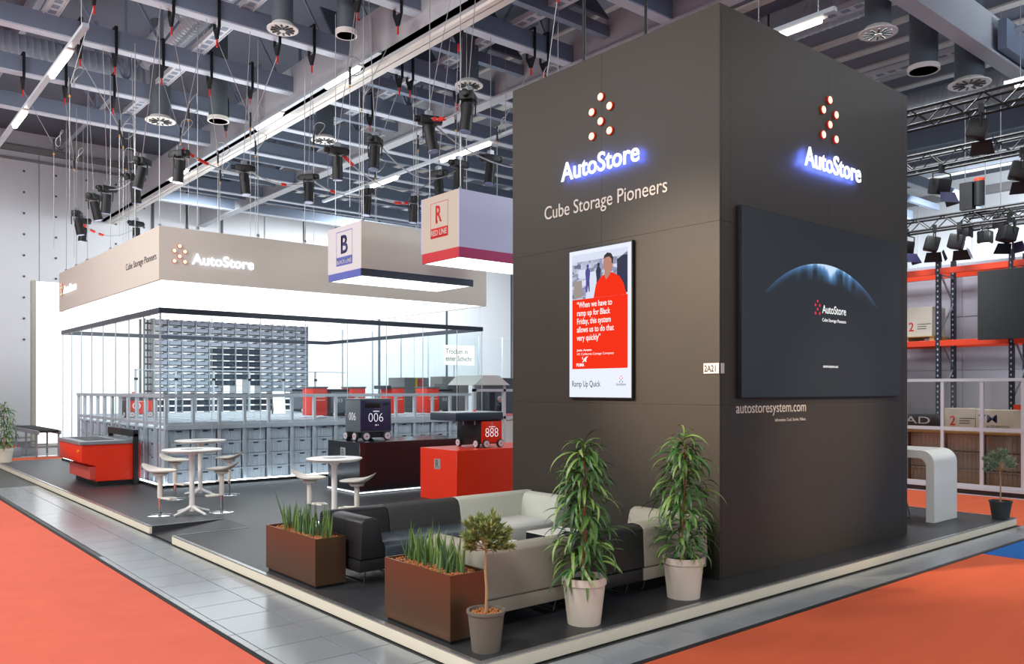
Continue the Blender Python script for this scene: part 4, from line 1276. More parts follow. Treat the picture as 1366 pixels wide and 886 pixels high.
# ------------------------------------------------------------------ planters with snake plants
M_bronze = mat('bronze_lacquer', S(128, 98, 74), 0.36, 0.85, 0.05, 2)
M_pebble = mat('clay_pebbles', S(176, 112, 66), 0.85, 0, 0.3, 60)
M_snake = [mat('snake_leaf_%d' % k, c, 0.45, 0, 0.25, 14, stretch=(1, 1, 3)) for k, c in enumerate((S(84, 120, 66), S(116, 148, 80), S(64, 100, 66)))]
def pebbles(parent, pts, r):
    b = MB()
    for p in pts:
        rr = r * random.uniform(0.7, 1.15)
        b.lathe([(1e-6, -rr * 0.8), (rr * 0.9, -rr * 0.3), (rr * 0.8, rr * 0.45), (1e-6, rr * 0.8)], 6, p)
    o = b.build('clay_pebbles', M_pebble, parent, fix=False)
    o['kind'] = 'stuff'
    return o
def blade_mesh(h, wd, lean, m):
    b = MB()
    n = 7
    vs, fs = [], []
    for i in range(n + 1):
        t = i / n
        ww = wd * (1.0 if t < 0.4 else (1 - ((t - 0.4) / 0.6) ** 1.6)) * (0.75 + 0.25 * min(1, t * 3)) + 0.0006
        cx_ = lean * t * t
        for k in range(6):
            a = 2 * math.pi * k / 6
            vs.append((cx_ + ww * 0.5 * math.cos(a), ww * 0.34 * math.sin(a), h * t))
    for i in range(n):
        for k in range(6):
            fs.append((i * 6 + k, i * 6 + (k + 1) % 6, (i + 1) * 6 + (k + 1) % 6, (i + 1) * 6 + k))
    fs.append(tuple(range(n * 6, n * 6 + 6)))
    return b.add(vs, fs).mesh('leaf', m)
BL = [blade_mesh(h, wd, ln, M_snake[k % 3]) for k, (h, wd, ln) in enumerate(((0.30, 0.026, 0.03), (0.36, 0.024, 0.05), (0.24, 0.028, 0.02), (0.42, 0.022, 0.04), (0.32, 0.03, -0.03), (0.27, 0.024, 0.07)))]
def planter(label, x0, y0, x1, y1, h, n, tall):
    o = thing('planter', label, 'planter', ((x0 + x1) / 2, (y0 + y1) / 2, 0))
    b = MB()
    t = 0.012
    for q in ((x0, y0, x1, y0 + t), (x0, y1 - t, x1, y1), (x0, y0 + t, x0 + t, y1 - t), (x1 - t, y0 + t, x1, y1 - t)):
        b.box(q[0], q[1], 0.03, q[2], q[3], h)
    b.box(x0 + t, y0 + t, h - 0.06, x1 - t, y1 - t, h - 0.04)
    b.build('trough', M_bronze, o, w=True)
    MB().box(x0 + 0.02, y0 + 0.02, 0, x1 - 0.02, y1 - 0.02, 0.03).build('base', M_black, o, w=True)
    L = o.location
    pts = [(random.uniform(x0 + 0.03, x1 - 0.03) - L.x, random.uniform(y0 + 0.03, y1 - 0.03) - L.y, h - 0.035 + random.uniform(0, 0.02)) for _ in range(900)]
    pebbles(o, pts, 0.012)
    for k in range(n):
        yy = y0 + 0.09 + (y1 - y0 - 0.18) * (k + random.uniform(0.1, 0.9)) / n
        xx = random.gauss((x0 + x1) / 2, (x1 - x0) * 0.13)
        s = random.uniform(0.75, 1.1) * tall
        put('leaf', random.choice(BL), o, (xx - L.x, yy - L.y, h - 0.05), (random.gauss(0, 0.09), random.gauss(0, 0.09), random.uniform(0, 6.28)), (0.85, 0.85, s))
    return o
planter('bronze trough of snake plants beside the black sofa end', -3.43, 2.34, -3.09, 3.52, 0.50, 80, 1.0)
planter('bronze trough of snake plants beside the beige sofa', -3.45, 0.02, -3.09, 0.99, 0.54, 84, 0.98)

# ------------------------------------------------------------------ potted plants
M_potw = mat('cream_pot', S(224, 212, 194), 0.5, 0, 0.04, 5)
M_potg = mat('stone_grey_pot', S(112, 104, 92), 0.8, 0, 0.1, 30, bump=0.15, bscale=120)
M_potb = mat('charcoal_pot', S(52, 54, 56), 0.6, 0, 0.08, 9)
M_bark = mat('ficus_bark', S(168, 118, 76), 0.8, 0, 0.2, 20)
M_oliveb = mat('olive_bark', S(176, 142, 104), 0.85, 0, 0.2, 30)
M_soil = mat('soil', S(52, 44, 36), 0.95, 0, 0.2, 20)
M_leaf = [mat('ficus_leaf_%d' % k, c, 0.4, 0, 0.18, 9) for k, c in enumerate((S(92, 130, 58), S(66, 108, 52), S(128, 158, 80), S(56, 92, 50)))]
def drop_leaf(L, wd, droop, m):
    """long narrow leaf starting at the origin towards +X and arching down"""
    n = 8
    vs, fs = [], []
    x = z = 0.0
    a = 0.55
    for i in range(n + 1):
        t = i / n
        ww = wd * math.sin(math.pi * min(1, 0.06 + 0.94 * t)) ** 0.75 * 0.5 + 0.0004
        vs += [(x, -ww, z + ww * 0.35), (x, 0, z), (x, ww, z + ww * 0.35)]
        a -= droop / n
        x += math.cos(a) * L / n
        z += math.sin(a) * L / n
    for i in range(n):
        for k in (0, 1):
            fs.append((i * 3 + k, i * 3 + k + 1, i * 3 + k + 4, i * 3 + k + 3))
    return MB().add(vs, fs).mesh('leaf', m, fix=False)
LF = [drop_leaf(l, w_, d, M_leaf[k % 4]) for k, (l, w_, d) in enumerate(((0.26, 0.026, 1.9), (0.30, 0.024, 2.1), (0.22, 0.028, 1.6), (0.28, 0.022, 1.8), (0.24, 0.026, 2.2), (0.20, 0.024, 1.3), (0.32, 0.024, 2.0), (0.27, 0.028, 1.5)))]
def pot(o, r1, r0, h, m, rim=0.06):
    MB().lathe([(1e-6, 0.001), (r0, 0.0), (r1 * 0.94, h - rim), (r1, h - rim), (r1, h), (r1 - 0.02, h), (r1 - 0.025, h - 0.05), (1e-6, h - 0.05)], 36).build('pot', m, o)
def ficus(label, x, y, r1, r0, hp, H, spread, n, seed):
    random.seed(seed)
    o = thing('potted_ficus', label, 'potted plant', (x, y, 0))
    pot(o, r1, r0, hp, M_potw)
    MB().cyl((0, 0, hp - 0.055), (0, 0, hp - 0.045), r1 - 0.028, n=24).build('soil', M_soil, o)
    for k in range(3):
        dx, dy = random.uniform(-0.03, 0.03), random.uniform(-0.03, 0.03)
        MB().tube([(dx, dy, hp - 0.06), (dx * 0.3, dy * 0.4, hp + 0.3 * (H - hp)), (dx * 0.6, -dy * 0.3, hp + 0.65 * (H - hp)), (dx * 0.2, dy * 0.2, H - 0.1 - 0.08 * k)], 0.013, 7, taper=0.35).build('stem', M_bark, o)
    for k in range(n):
        t = (k + random.random()) / n
        z = hp + 0.02 + (H - hp - 0.05) * t
        prof = 0.55 + 0.45 * math.sin(math.pi * min(1, t * 1.15 + 0.1)) if t < 0.75 else 0.75 * (1.12 - t) / 0.37
        prof = max(0.12, prof)
        ph = random.uniform(0, 2 * math.pi)
        rr = random.uniform(0.0, 0.62) * max(0.0, spread * prof - 0.12)
        me = random.choice(LF)
        s = random.uniform(0.85, 1.25) * (0.8 if t > 0.93 else 1)
        put('leaf', me, o, (rr * math.cos(ph), rr * math.sin(ph), z), (random.gauss(0, 0.25), random.gauss(0.0, 0.28) - (0.5 if t > 0.95 else 0), ph + random.gauss(0, 0.5)), (s, s, s))
    b = MB()                                                  # the leaves past the first 300, too many to pick apart
    for k in range(n * 2 // 5):
        t = random.random()
        z = hp + 0.02 + (H - hp - 0.1) * t
        prof = max(0.12, 0.55 + 0.45 * math.sin(math.pi * min(1, t * 1.15 + 0.1)) if t < 0.75 else 0.75 * (1.12 - t) / 0.37)
        ph = random.uniform(0, 2 * math.pi)
        rr = random.uniform(0.0, 0.55) * max(0.0, spread * prof - 0.12)
        me = random.choice(LF)
        s = random.uniform(0.7, 1.0)
        M_ = Matrix.Translation((rr * math.cos(ph), rr * math.sin(ph), z)) @ Euler((random.gauss(0, 0.25), random.gauss(0.1, 0.3), ph)).to_matrix().to_4x4() @ Matrix.Scale(s, 4)
        b.add([M_ @ v.co for v in me.vertices], [tuple(p.vertices) for p in me.polygons])
    q = b.build('inner_foliage', M_leaf[1], o, fix=False)
    q['kind'] = 'stuff'
    return o
ficus('tall ficus with drooping leaves in cream pot, left one of the two by the tower', -2.20, -0.20, 0.192, 0.142, 0.40, 1.58, 0.42, 290, 3)
ficus('tall ficus with drooping leaves in cream pot nearest the tower corner', -0.84, -0.19, 0.20, 0.155, 0.39, 1.58, 0.44, 290, 5)
ficus('small drooping ficus in white pot at the far left edge', -3.36, 20.9, 0.22, 0.17, 0.38, 1.6, 0.55, 220, 9)

M_olive = [mat('olive_leaf_%d' % k, c, 0.55, 0, 0.2, 20) for k, c in enumerate((S(150, 160, 88), S(118, 138, 84), S(182, 180, 116), S(150, 160, 134), S(122, 142, 116)))]
def olive(label, x, y, r1, r0, hp, mp_, zc, rc, n, ms, sz, peb):
    o = thing('potted_olive_tree', label, 'potted plant', (x, y, 0))
    pot(o, r1, r0, hp, mp_, 0.0 + 0.02)
    if peb:
        pts = []
        while len(pts) < 420:
            a, q = random.uniform(0, 6.28), (r1 - 0.035) * math.sqrt(random.random())
            pts.append((q * math.cos(a), q * math.sin(a), hp - 0.045 + random.uniform(0, 0.03)))
        pebbles(o, pts, 0.010)
    else:
        MB().cyl((0, 0, hp - 0.05), (0, 0, hp - 0.03), r1 - 0.03, n=20).build('soil', M_pebble, o)
    zb = zc - rc * 0.75
    MB().tube([(0, 0, hp - 0.05), (0.012, 0.005, hp + 0.15), (-0.006, 0, hp + 0.3), (0.01, 0.01, zb), (0.0, 0, zc - rc * 0.2)], 0.013, 8, taper=0.6).build('trunk', M_oliveb, o)
    br_, tips = MB(), []
    for k in range(46):
        a = random.uniform(0, 6.28)
        el = random.uniform(-0.6, 1.5)
        q = rc * random.uniform(0.55, 1.0)
        p = Vector((math.cos(a) * math.cos(el) * q, math.sin(a) * math.cos(el) * q, zc - rc * 0.25 + math.sin(el) * q * 0.95))
        base = Vector((0, 0, zb + random.uniform(0, 0.06)))
        mid = base.lerp(p, 0.5) + Vector((0, 0, -0.01))
        br_.tube([base, mid, p], 0.004, 5, taper=0.4)
        tips += [(base.lerp(mid, 0.6), p), (mid, p)]
    br_.build('branches', M_oliveb, o, fix=False)
    for j, m in enumerate(ms):
        b = MB()
        for k in range(n // len(ms)):
            a, e = random.choice(tips)
            c = a.lerp(e, random.uniform(0.3, 1.05))
            d = ((e - a).normalized() + Vector((random.gauss(0, 0.5), random.gauss(0, 0.5), random.gauss(0.25, 0.4)))).normalized()
            sd = d.orthogonal().normalized()
            sd = (sd + d.cross(sd) * random.uniform(-1.5, 1.5)).normalized()
            Lf, wf = sz * random.uniform(0.7, 1.2), sz * 0.12
            up_ = d.cross(sd) * wf * 0.3
            b.add([c, c + d * Lf * 0.45 + sd * wf + up_, c + d * Lf, c + d * Lf * 0.45 - sd * wf + up_], [(0, 1, 2), (0, 2, 3)])
        q = b.build('foliage', m, o, fix=False, smooth=False)
        q['kind'] = 'stuff'
    return o
random.seed(11)
olive('small olive standard tree in stone grey pot at the front kerb corner', -3.30, -0.24, 0.150, 0.108, 0.31, M_potg, 0.90, 0.20, 3800, M_olive[:3] + M_olive[1:2], 0.066, True)
olive('small olive tree in charcoal pot at the right edge of the stand', 6.72, -0.33, 0.165, 0.115, 0.28, M_potb, 0.90, 0.24, 2600, M_olive[3:], 0.06, False)
# ------------------------------------------------------------------ spotlights on wires above the stand
M_lens = mat('spot_lens', S(120, 130, 170), 0.15, 0, 0.05, 5)
E_lens = emis('lit_lens', (1, 0.96, 0.88, 1), 6.0)
can = MB().cyl((0, 0, -0.02), (0, 0, -0.46), 0.10, 0.105, n=16).mesh('can', M_black)
lens = MB().cyl((0, 0, -0.455), (0, 0, -0.475), 0.095, n=16).mesh('lens', M_lens)
lenslit = MB().cyl((0, 0, -0.455), (0, 0, -0.475), 0.095, n=16).mesh('lens', E_lens)
yoke = MB().tube([(-0.13, 0, -0.2), (-0.14, 0, 0.0), (-0.08, 0, 0.12), (0.08, 0, 0.12), (0.14, 0, 0.0), (0.13, 0, -0.2)], 0.014, 6).mesh('yoke', M_blackplastic)
head = MB().box(-0.11, -0.17, 0.02, 0.11, 0.17, 0.16).cyl((0, -0.24, 0.1), (0, -0.1, 0.1), 0.07, n=10).cyl((0, 0.1, 0.1), (0, 0.26, 0.1), 0.06, n=10).mesh('ballast', M_blackplastic, bevel=0.015)
clampm = MB().box(-0.05, -0.05, 0.16, 0.05, 0.05, 0.26).mesh('clamp', M_steel)
SP = [(-1.55, 20.2, 0), (-1.93, 19.2, 0), (-2.08, 16.8, 0), (-2.04, 15.75, 0), (-1.85, 14.2, 0), (-2.10, 12.75, 0), (-1.70, 11.7, 1),
      (-0.30, 11.9, 0), (1.11, 11.72, 0), (2.80, 12.07, 0), (4.09, 12.03, 0), (0.61, 9.46, 0), (0.84, 8.41, 0), (0.94, 6.76, 0), (0.79, 5.41, 0), (3.13, 9.6, 0), (3.0, 8.67, 0), (3.26, 7.93, 0), (-0.33, 19.57, 0)]
SL = ['lowest black spotlight of the left chain above the beige sign', 'second black spotlight up the left chain above the beige sign', 'third black spotlight up the left chain above the beige sign',
      'fourth black spotlight up the left chain above the beige sign', 'fifth black spotlight up the left chain above the beige sign', 'topmost black spotlight of the left chain above the beige sign',
      'lit black spotlight with red taped cable over the sign corner', 'black spotlight just below the long white girder', 'black spotlight above the middle of the beige sign front', 'black spotlight just left of the B box sign wires',
      'black spotlight between the B and R hanging boxes', 'black spotlight with red tape over the B hanging box', 'black spotlight right of the taped one over the B hanging box', 'large black spotlight nearer the tower, left of the topmost one',
      'largest black spotlight beside the round diffuser left of the tower', 'black spotlight behind the top of the R hanging box', 'middle black spotlight over the R hanging box', 'black spotlight with red tape right above the R hanging box', 'small black spotlight peeking over the left fascia of the sign']
random.seed(21)
for (x, y, lit), lab in zip(SP, SL):
    z = 6.6
    o = thing('spotlight', lab, 'spotlight', (x, y, z))
    rz = random.uniform(0, 3.1)
    rot = (random.uniform(-0.15, 0.15), random.uniform(-0.2, 0.2), rz)
    c = put('can', can, o, None, rot)
    put('lens', lenslit if lit else lens, c)
    put('yoke', yoke, o, None, (0, 0, rz))
    put('ballast', head, o, None, (0, 0, rz + random.uniform(-0.6, 0.6)))
    put('clamp', clampm, o)
    yj = (-0.05 if x < 2 else -0.15) + 2.9 * round((y + 0.05) / 2.9)
    MB().cyl((0, 0, 0.26), (random.choice((0, 0, 0.5, -0.4)), yj - y, 2.93), 0.007, n=5).build('wire', M_wire, o)
# sagging power cables between neighbouring spotlights, with red tape marks
def sag(label, a, b, dz, tape):
    a, b = Vector(a), Vector(b)
    o = thing('power_cable', label, 'cable', a)
    pts = [a.lerp(b, t / 14) - Vector((0, 0, dz * 4 * (t / 14) * (1 - t / 14))) for t in range(15)]
    MB().tube([p - a for p in pts], 0.014, 6).build('cord', M_wire, o)
    for k in tape:
        MB().tube([pts[k] - a, pts[k + 1] - a], 0.035, 8).build('tape', M_redtape, o)
sag('sagging power cable with red tape at the lower end of the left chain', (-1.93, 19.2, 6.55), (-0.33, 19.57, 6.6), 0.35, (1, 3, 5))
sag('grey power cable between the two upper spotlights of the left chain', (-1.85, 14.2, 6.7), (-2.04, 15.75, 6.7), 0.1, ())
sag('power cable with red tape right of the lit spotlight', (-1.70, 11.7, 6.85), (-0.30, 11.9, 6.6), 0.12, (0, 2, 4, 5))
sag('white power cable sagging below the long girder', (-0.30, 11.9, 6.75), (1.11, 11.72, 6.6), 0.2, (8,))
sag('white power cable rising to the R hanging box', (1.11, 11.72, 6.7), (2.80, 12.07, 6.6), 0.15, (5,))
sag('power cable with red tape behind the B box wires', (2.80, 12.07, 6.7), (4.09, 12.03, 6.65), 0.12, (8, 9, 11))
sag('white power cable over the B hanging box with red tape', (0.61, 9.46, 6.75), (3.13, 9.6, 6.6), 0.5, (0, 1))
sag('white power cable over the R hanging box', (0.84, 8.41, 6.75), (3.0, 8.67, 6.6), 0.45, ())
sag('power cable with big red tape marks beside the largest spotlight', (0.94, 6.76, 6.75), (0.79, 5.41, 6.6), 0.12, (2, 4, 5))
sag('white power cable running from the largest spotlight to the tower', (0.94, 6.76, 6.7), (3.6, 6.6, 6.3), 0.3, ())

# rigging: slings round the joists, slack bridle wires with hook and coil
random.seed(33)
sling = MB().box(-0.03, -0.14, -0.36, 0.03, -0.12, 0.27).box(-0.03, 0.12, -0.36, 0.03, 0.14, 0.27).box(-0.03, -0.14, 0.27, 0.03, 0.14, 0.29).prism([(-0.14, -0.36), (0.14, -0.36), (0.03, -0.58), (-0.03, -0.58)], lambda u, v, a: (a, u, v), -0.025, 0.025).mesh('sling', M_black)
coil = MB().tube([(0.16 * math.cos(t * math.pi / 8), 0.04 * math.sin(t * math.pi / 4), 0.2 * math.sin(t * math.pi / 8)) for t in range(16)], 0.009, 5, closed=True).mesh('coil', M_wire)
hookm = MB().cyl((0, 0, -0.16), (0, 0, 0.16), 0.022, n=8).mesh('hook', M_black)
knob = MB().sphere((0, 0, -0.2), 0.022, 8, 6).mesh('hook_collar', mat('yellow_collar', S(214, 150, 30), 0.5))
RG = [(-3.3, 11.55, -3.6, 13.0), (-2.9, 14.45, -2.2, 13.4), (-2.2, 14.45, -1.9, 15.8), (-1.9, 11.55, -1.4, 13.0), (-1.2, 14.45, -1.0, 12.5), (-1.0, 11.55, -0.2, 12.2), (-0.1, 14.45, 0.3, 16.0), (0.3, 11.55, 0.0, 13.6),
      (0.9, 14.45, 0.7, 12.2), (1.1, 11.55, 1.4, 13.0), (-2.6, 17.35, -2.3, 18.6), (-1.5, 17.35, -1.3, 16.2), (1.4, 17.35, 1.0, 15.5), (1.5, 8.65, 1.0, 10.2), (0.6, 8.65, 0.2, 7.4), (2.9, 8.55, 3.2, 10.0), (3.6, 11.45, 3.4, 9.6),
      (4.9, 8.55, 4.4, 10.2), (3.3, 11.45, 3.0, 13.0), (5.0, 11.45, 5.4, 13.2), (3.0, 5.65, 3.2, 7.2), (4.2, 14.35, 4.0, 12.6), (-3.5, 17.35, -3.0, 15.0), (5.3, 8.55, 5.6, 7.0)]
ROWN = {5.65: 'nearest', 8.55: 'second', 8.65: 'second', 11.45: 'third', 11.55: 'third', 14.35: 'fourth', 14.45: 'fourth', 17.35: 'fifth'}
for x, y, xe, ye in RG:
    row = sorted(q[0] for q in RG if abs(q[1] - y) < 0.01)
    lab = 'black sling and wire, %s from left on the %s roof joist %s of girder' % (ORD[row.index(x)], ROWN[y], 'left' if x < 2 else 'right')
    o = thing('rigging_wire', lab, 'rigging', (x, y, 9.72), group='rigging slung from the roof joists')
    put('sling', sling, o, (0, 0, 0), (0, 0, math.pi / 2 * 0))
    MB().box(-0.012, -0.02, -0.74, 0.012, 0.02, -0.57).build('red_tag', M_redtape, o)
    e = Vector((xe - x, (ye - y) * 0.35, -2.0))
    MB().cyl((0, 0, -0.58), e, 0.007, n=5).build('wire', M_wire, o)
    h = put('hook', hookm, o, e)
    put('hook_collar', knob, h)
    put('coil', coil, o, e + Vector((0.12, 0, 0.2)), (0.3, 0, random.uniform(0, 3)))
    MB().cyl(e, e + Vector((0, 0, -2.4)), 0.0055, n=5).build('drop_wire', M_wire, o)
# thin dark wires above the tower
for x, y in ((0.6, 2.6), (2.2, 2.9)):
    o = thing('tower_wire', 'dark steel pole rising from the tower top to the roof' if x < 1 else 'second dark steel pole behind the tower top', 'rigging', (x, y, 6.04))
    MB().cyl((0, 0, 0), (0, 0, 3.4), 0.022, n=8).build('rod', M_black, o)
    MB().box(-0.06, -0.06, 0, 0.06, 0.06, 0.02).build('foot_plate', M_black, o)

# ------------------------------------------------------------------ black light trusses of the stand on the right
def truss(label, x, z, y0, y1, wd=0.3, h=0.26):
    o = thing('light_truss', label, 'truss', (x, y0, z))
    for dx in (0, wd):
        for dz in (0, h):
            MB().cyl((x + dx, y0, z + dz), (x + dx, y1, z + dz), 0.024, n=8).build('chord', M_black, o, w=True)
    n = int((y1 - y0) / 0.28)
    st = (y1 - y0) / n
    for dx in (0, wd):
        b = []
        for k in range(n):
            ya = y0 + k * st
            za, zb = (z, z + h) if k % 2 == 0 else (z + h, z)
            MB().cyl((x + dx, ya, za), (x + dx, ya + st, zb), 0.012, n=5).build('web_bar', M_black, o, w=True)
    for yy in (y0 + 1.0, y1 - 1.2):
        MB().cyl((x + wd / 2, yy, z + h), (x + wd / 2, yy, 9.4), 0.02, n=6).build('hanger', M_black, o, w=True)
    return o
truss('upper black light truss right of the tower', 7.0, 6.48, -2.0, 5.2)
truss('middle black light truss right of the tower carrying lamps', 9.0, 6.22, -2.0, 5.5, h=0.3)
truss('lowest black light truss above the pallet rack', 11.0, 5.42, -2.0, 6.0)
fres_body = MB().box(-0.15, -0.14, -0.36, 0.15, 0.14, -0.06).mesh('housing', M_black, bevel=0.03)
door1 = MB().prism([(-0.15, 0), (0.15, 0), (0.20, -0.2), (-0.20, -0.2)], lambda u, v, a: (u, -0.16 + v * 0.35 + a, -0.36 + v), 0, 0.008).mesh('barn_door', M_navy)
door2 = MB().prism([(-0.14, 0), (0.14, 0), (0.18, -0.2), (-0.18, -0.2)], lambda u, v, a: (0.15 - v * 0.5 + a, u, -0.36 + v), 0, 0.008).mesh('barn_door', M_black)
fy = MB().tube([(-0.18, 0, -0.2), (-0.19, 0, 0.02), (0, 0, 0.06), (0.19, 0, 0.02), (0.18, 0, -0.2)], 0.014, 6).mesh('yoke', M_black)
fcl = MB().box(-0.04, -0.04, 0.04, 0.04, 0.04, 0.2).mesh('clamp', M_black)
E_hot = emis('hot_lamp', (1, 1, 1, 1), 9.0)
hot = MB().sphere((0, 0, -0.40), 0.13, 12, 8, 0.5).mesh('lit_lens', E_hot)
LQ = [(9.0, 1.48, 6.04, -0.5, 0, 'stage lamp with barn doors hanging from the middle truss'), (9.0, 0.12, 6.05, 0.4, 0, 'big stage lamp with barn doors at the right end of the middle truss'),
      (11.0, 3.05, 5.30, -0.6, 0, 'stage lamp half hidden by the tower under the lowest truss'), (11.0, 2.45, 5.30, 0.5, 0, 'second stage lamp from the tower under the lowest truss'),
      (11.0, 1.95, 5.28, 0.2, 0, 'third stage lamp from the tower under the lowest truss'), (11.0, 1.0, 5.30, 0.9, 0, 'stage lamp with open flaps above the wide black monitor'),
      (7.0, 0.05, 6.36, 0.3, 0, 'dark moving lamp under the upper truss at the right edge')]
for x, y, z, rz, lit, lab in LQ:
    o = thing('stage_lamp', lab, 'stage lamp', (x, y, z), rz)
    put('housing', fres_body, o, None, (0.25, 0, 0))
    put('barn_door', door1, o)
    put('barn_door', door2, o)
    put('yoke', fy, o)
    put('clamp', fcl, o)
for (y, z), lab in zip(((3.07, 6.05), (2.28, 6.15), (2.62, 5.85)), ('dazzling lit lamp left of the far silver truss on the right', 'dazzling lit lamp at the right picture edge', 'dazzling lit lamp below the far silver truss')):
    o = thing('stage_lamp', lab, 'stage lamp', (14.2, y, z), 0)
    put('housing', fres_body, o)
    put('lit_lens', hot, o)
    put('yoke', fy, o)
    MB().cyl((0, 0, 0.05), (0, 0, 4.9), 0.01, n=5).build('wire', M_wire, o)
for x, y, z, lab in ((11.15, 1.62, 5.80, 'slim black moving light with orange tip on the lowest truss'),):
    o = thing('moving_light', lab, 'stage lamp', (x, y, z))
    MB().cyl((0, 0, 0.0), (0, 0, 0.5), 0.1, n=14).build('body', M_blackplastic, o)
    MB().cyl((0, 0, 0.5), (0, 0, 0.56), 0.1, n=14).build('tip', M_orange, o)
    MB().box(-0.1, 0.1, -0.06, 0.1, 0.35, 0.5).build('bracket', M_black, o)

# ------------------------------------------------------------------ neighbouring stand on the right
M_nplat = mat('neighbour_plinth_black', S(30, 31, 33), 0.4, 0, 0.05, 3)
M_lilac = mat('lilac_grey_wall', S(176, 174, 186), 0.7, 0, 0.05, 0.8)
M_framew = mat('white_frame', S(206, 208, 214), 0.4, 0.2, 0.03, 4)
M_brownbin = mat('brown_grey_bin', S(142, 130, 118), 0.6, 0, 0.1, 6)
M_carton = mat('white_carton', S(206, 200, 188), 0.75, 0, 0.05, 3)
M_wood = mat('pallet_wood', S(186, 150, 96), 0.8, 0, 0.2, 8, stretch=(1, 6, 6))
M_navyst = mat('rack_blue_steel', S(42, 46, 62), 0.45, 0.3, 0.06, 5)
npf = thing('neighbour_platform', 'black stand platform with white edge lines across the orange aisle', 'platform', (10.3, 0, ZF))
MB().box(10.32, -4, ZF, 16, 9, 0).build('deck', M_nplat, npf, w=True)
MB().box(10.28, -4, ZF, 10.32, 9, ZF + 0.016).build('edge_strip', M_framew, npf, w=True)
MB().box(10.30, -4, 0.0, 10.37, 9, 0.03).build('edge_strip', M_framew, npf, w=True)
nw = struct(MB().box(12.62, -4, 0, 12.75, 9, 4.86).build('wall_neighbour', M_lilac))
for z in (0.02, 1.23, 2.43, 3.64):
    for y in (-3.98, -0.73, 2.52, 5.77):
        MB().box(12.6, y, z, 12.62, y + 3.23, z + 1.19).build('panel', M_lilac, nw, bevel=0.004, seg=1)
gp = thing('glass_partition', 'white framed glass partition of the stand across the aisle', 'partition', (10.42, 1.5, 0))
for y in (4.3, 3.55, 2.80, 2.05, 1.30, 0.57, -0.17, -0.9):
    MB().box(10.40, y - 0.03, 0.03, 10.46, y + 0.03, 2.2).build('post', M_framew, gp, w=True)
for z, h in ((2.15, 0.06), (1.16, 0.07), (0.03, 0.07)):
    MB().box(10.395, -0.9, z, 10.455, 4.3, z + h).build('rail', M_framew, gp, w=True)
for k in range(7):
    y = -0.9 + k * 0.743
    for z0, z1 in ((0.10, 1.16), (1.23, 2.15)):
        MB().box(10.425, y + 0.03, z0, 10.432, y + 0.71, z1).build('pane', G_smoke, gp, w=True)
nb = bin_mesh(0.5, 0.66, 0.345, 8, M_brownbin)
for k in range(7):
    for q in range(3):
        o = put('storage_bin', nb, None, (10.62, -0.86 + k * 0.743, 0.02 + q * 0.352))
        tag(o, 'brown grey ribbed bin behind the aisle partition, %s column from right, %s layer' % (ORD[k], LAY[q]), 'storage bin', 'bins behind the partition')
wdf = thing('timber_shelf', 'timber shelf board on top of the bins across the aisle', 'shelf', (10.9, 1.5, 1.09))
MB().box(10.58, -0.9, 1.085, 11.35, 4.3, 1.13).build('board', M_wood, wdf, w=True)
MB().box(10.52, -0.9, 0.0, 10.57, 4.3, 0.09).build('lower_batten', M_wood, wdf, w=True)
def carton(label, x0, y0, z0, x1, y1, z1, kind):
    o = thing('carton', label, 'carton', (x0, y1, z0))
    MB().box(x0, y0, z0, x1, y1, z1).build('box', M_carton, o, w=True, bevel=0.004, seg=1)
    MB().box(x0 + 0.02, (y0 + y1) / 2 - 0.03, z1 - 0.001, x1 - 0.02, (y0 + y1) / 2 + 0.03, z1 + 0.002).build('packing_tape', M_wood, o, w=True)
    if kind == 'R':
        text('print', '2', M_redink, o, (x0, y1 - 0.13 * (y1 - y0) / 0.7, z0 + 0.12), FACE_L, 0.11, 0.20, depth=0.001, bold=0.015)
        for q in range(3):
            flat('print_line', rect(0.30, 0.16 + q * 0.05, 0.30 + (0.2 if q < 2 else 0.3), 0.175 + q * 0.05), M_ink, o, (x0, y1, z0), FACE_L)
    else:
        text('print', '7M', M_navyink, o, (x0, y1 - 0.06, z0 + 0.19), FACE_L, 0.34, 0.16, depth=0.001, bold=0.008)
        text('print', 'AUTOMATION', M_ink, o, (x0, y1 - 0.20, z0 + 0.08), FACE_L, 0.42, 0.06, depth=0.001)
carton('cream carton with a red curl emblem standing on the timber shelf', 10.75, 1.55, 1.13, 11.2, 2.15, 1.60, 'R')
carton('cream carton with blue and black print on the timber shelf', 10.75, 0.85, 1.13, 11.2, 1.54, 1.58, 'M')
dk = thing('dark_display_case', 'dark display case with pale outlined letters on the timber shelf', 'display case', (10.7, 2.9, 1.13))
MB().box(10.75, 2.25, 1.13, 11.25, 4.0, 1.19).build('base', M_black, dk, w=True, bevel=0.01)
MB().prism([(2.3, 1.19), (2.45, 1.46), (3.9, 1.46), (4.0, 1.19)], lambda u, v, a: (a, u, v), 10.8, 11.2).build('hood', M_blackplastic, dk, w=True, bevel=0.01)
text('lettering', 'AD', M_framew, dk, (10.8, 2.98, 1.26), FACE_L, 0.52, 0.15, depth=0.002)

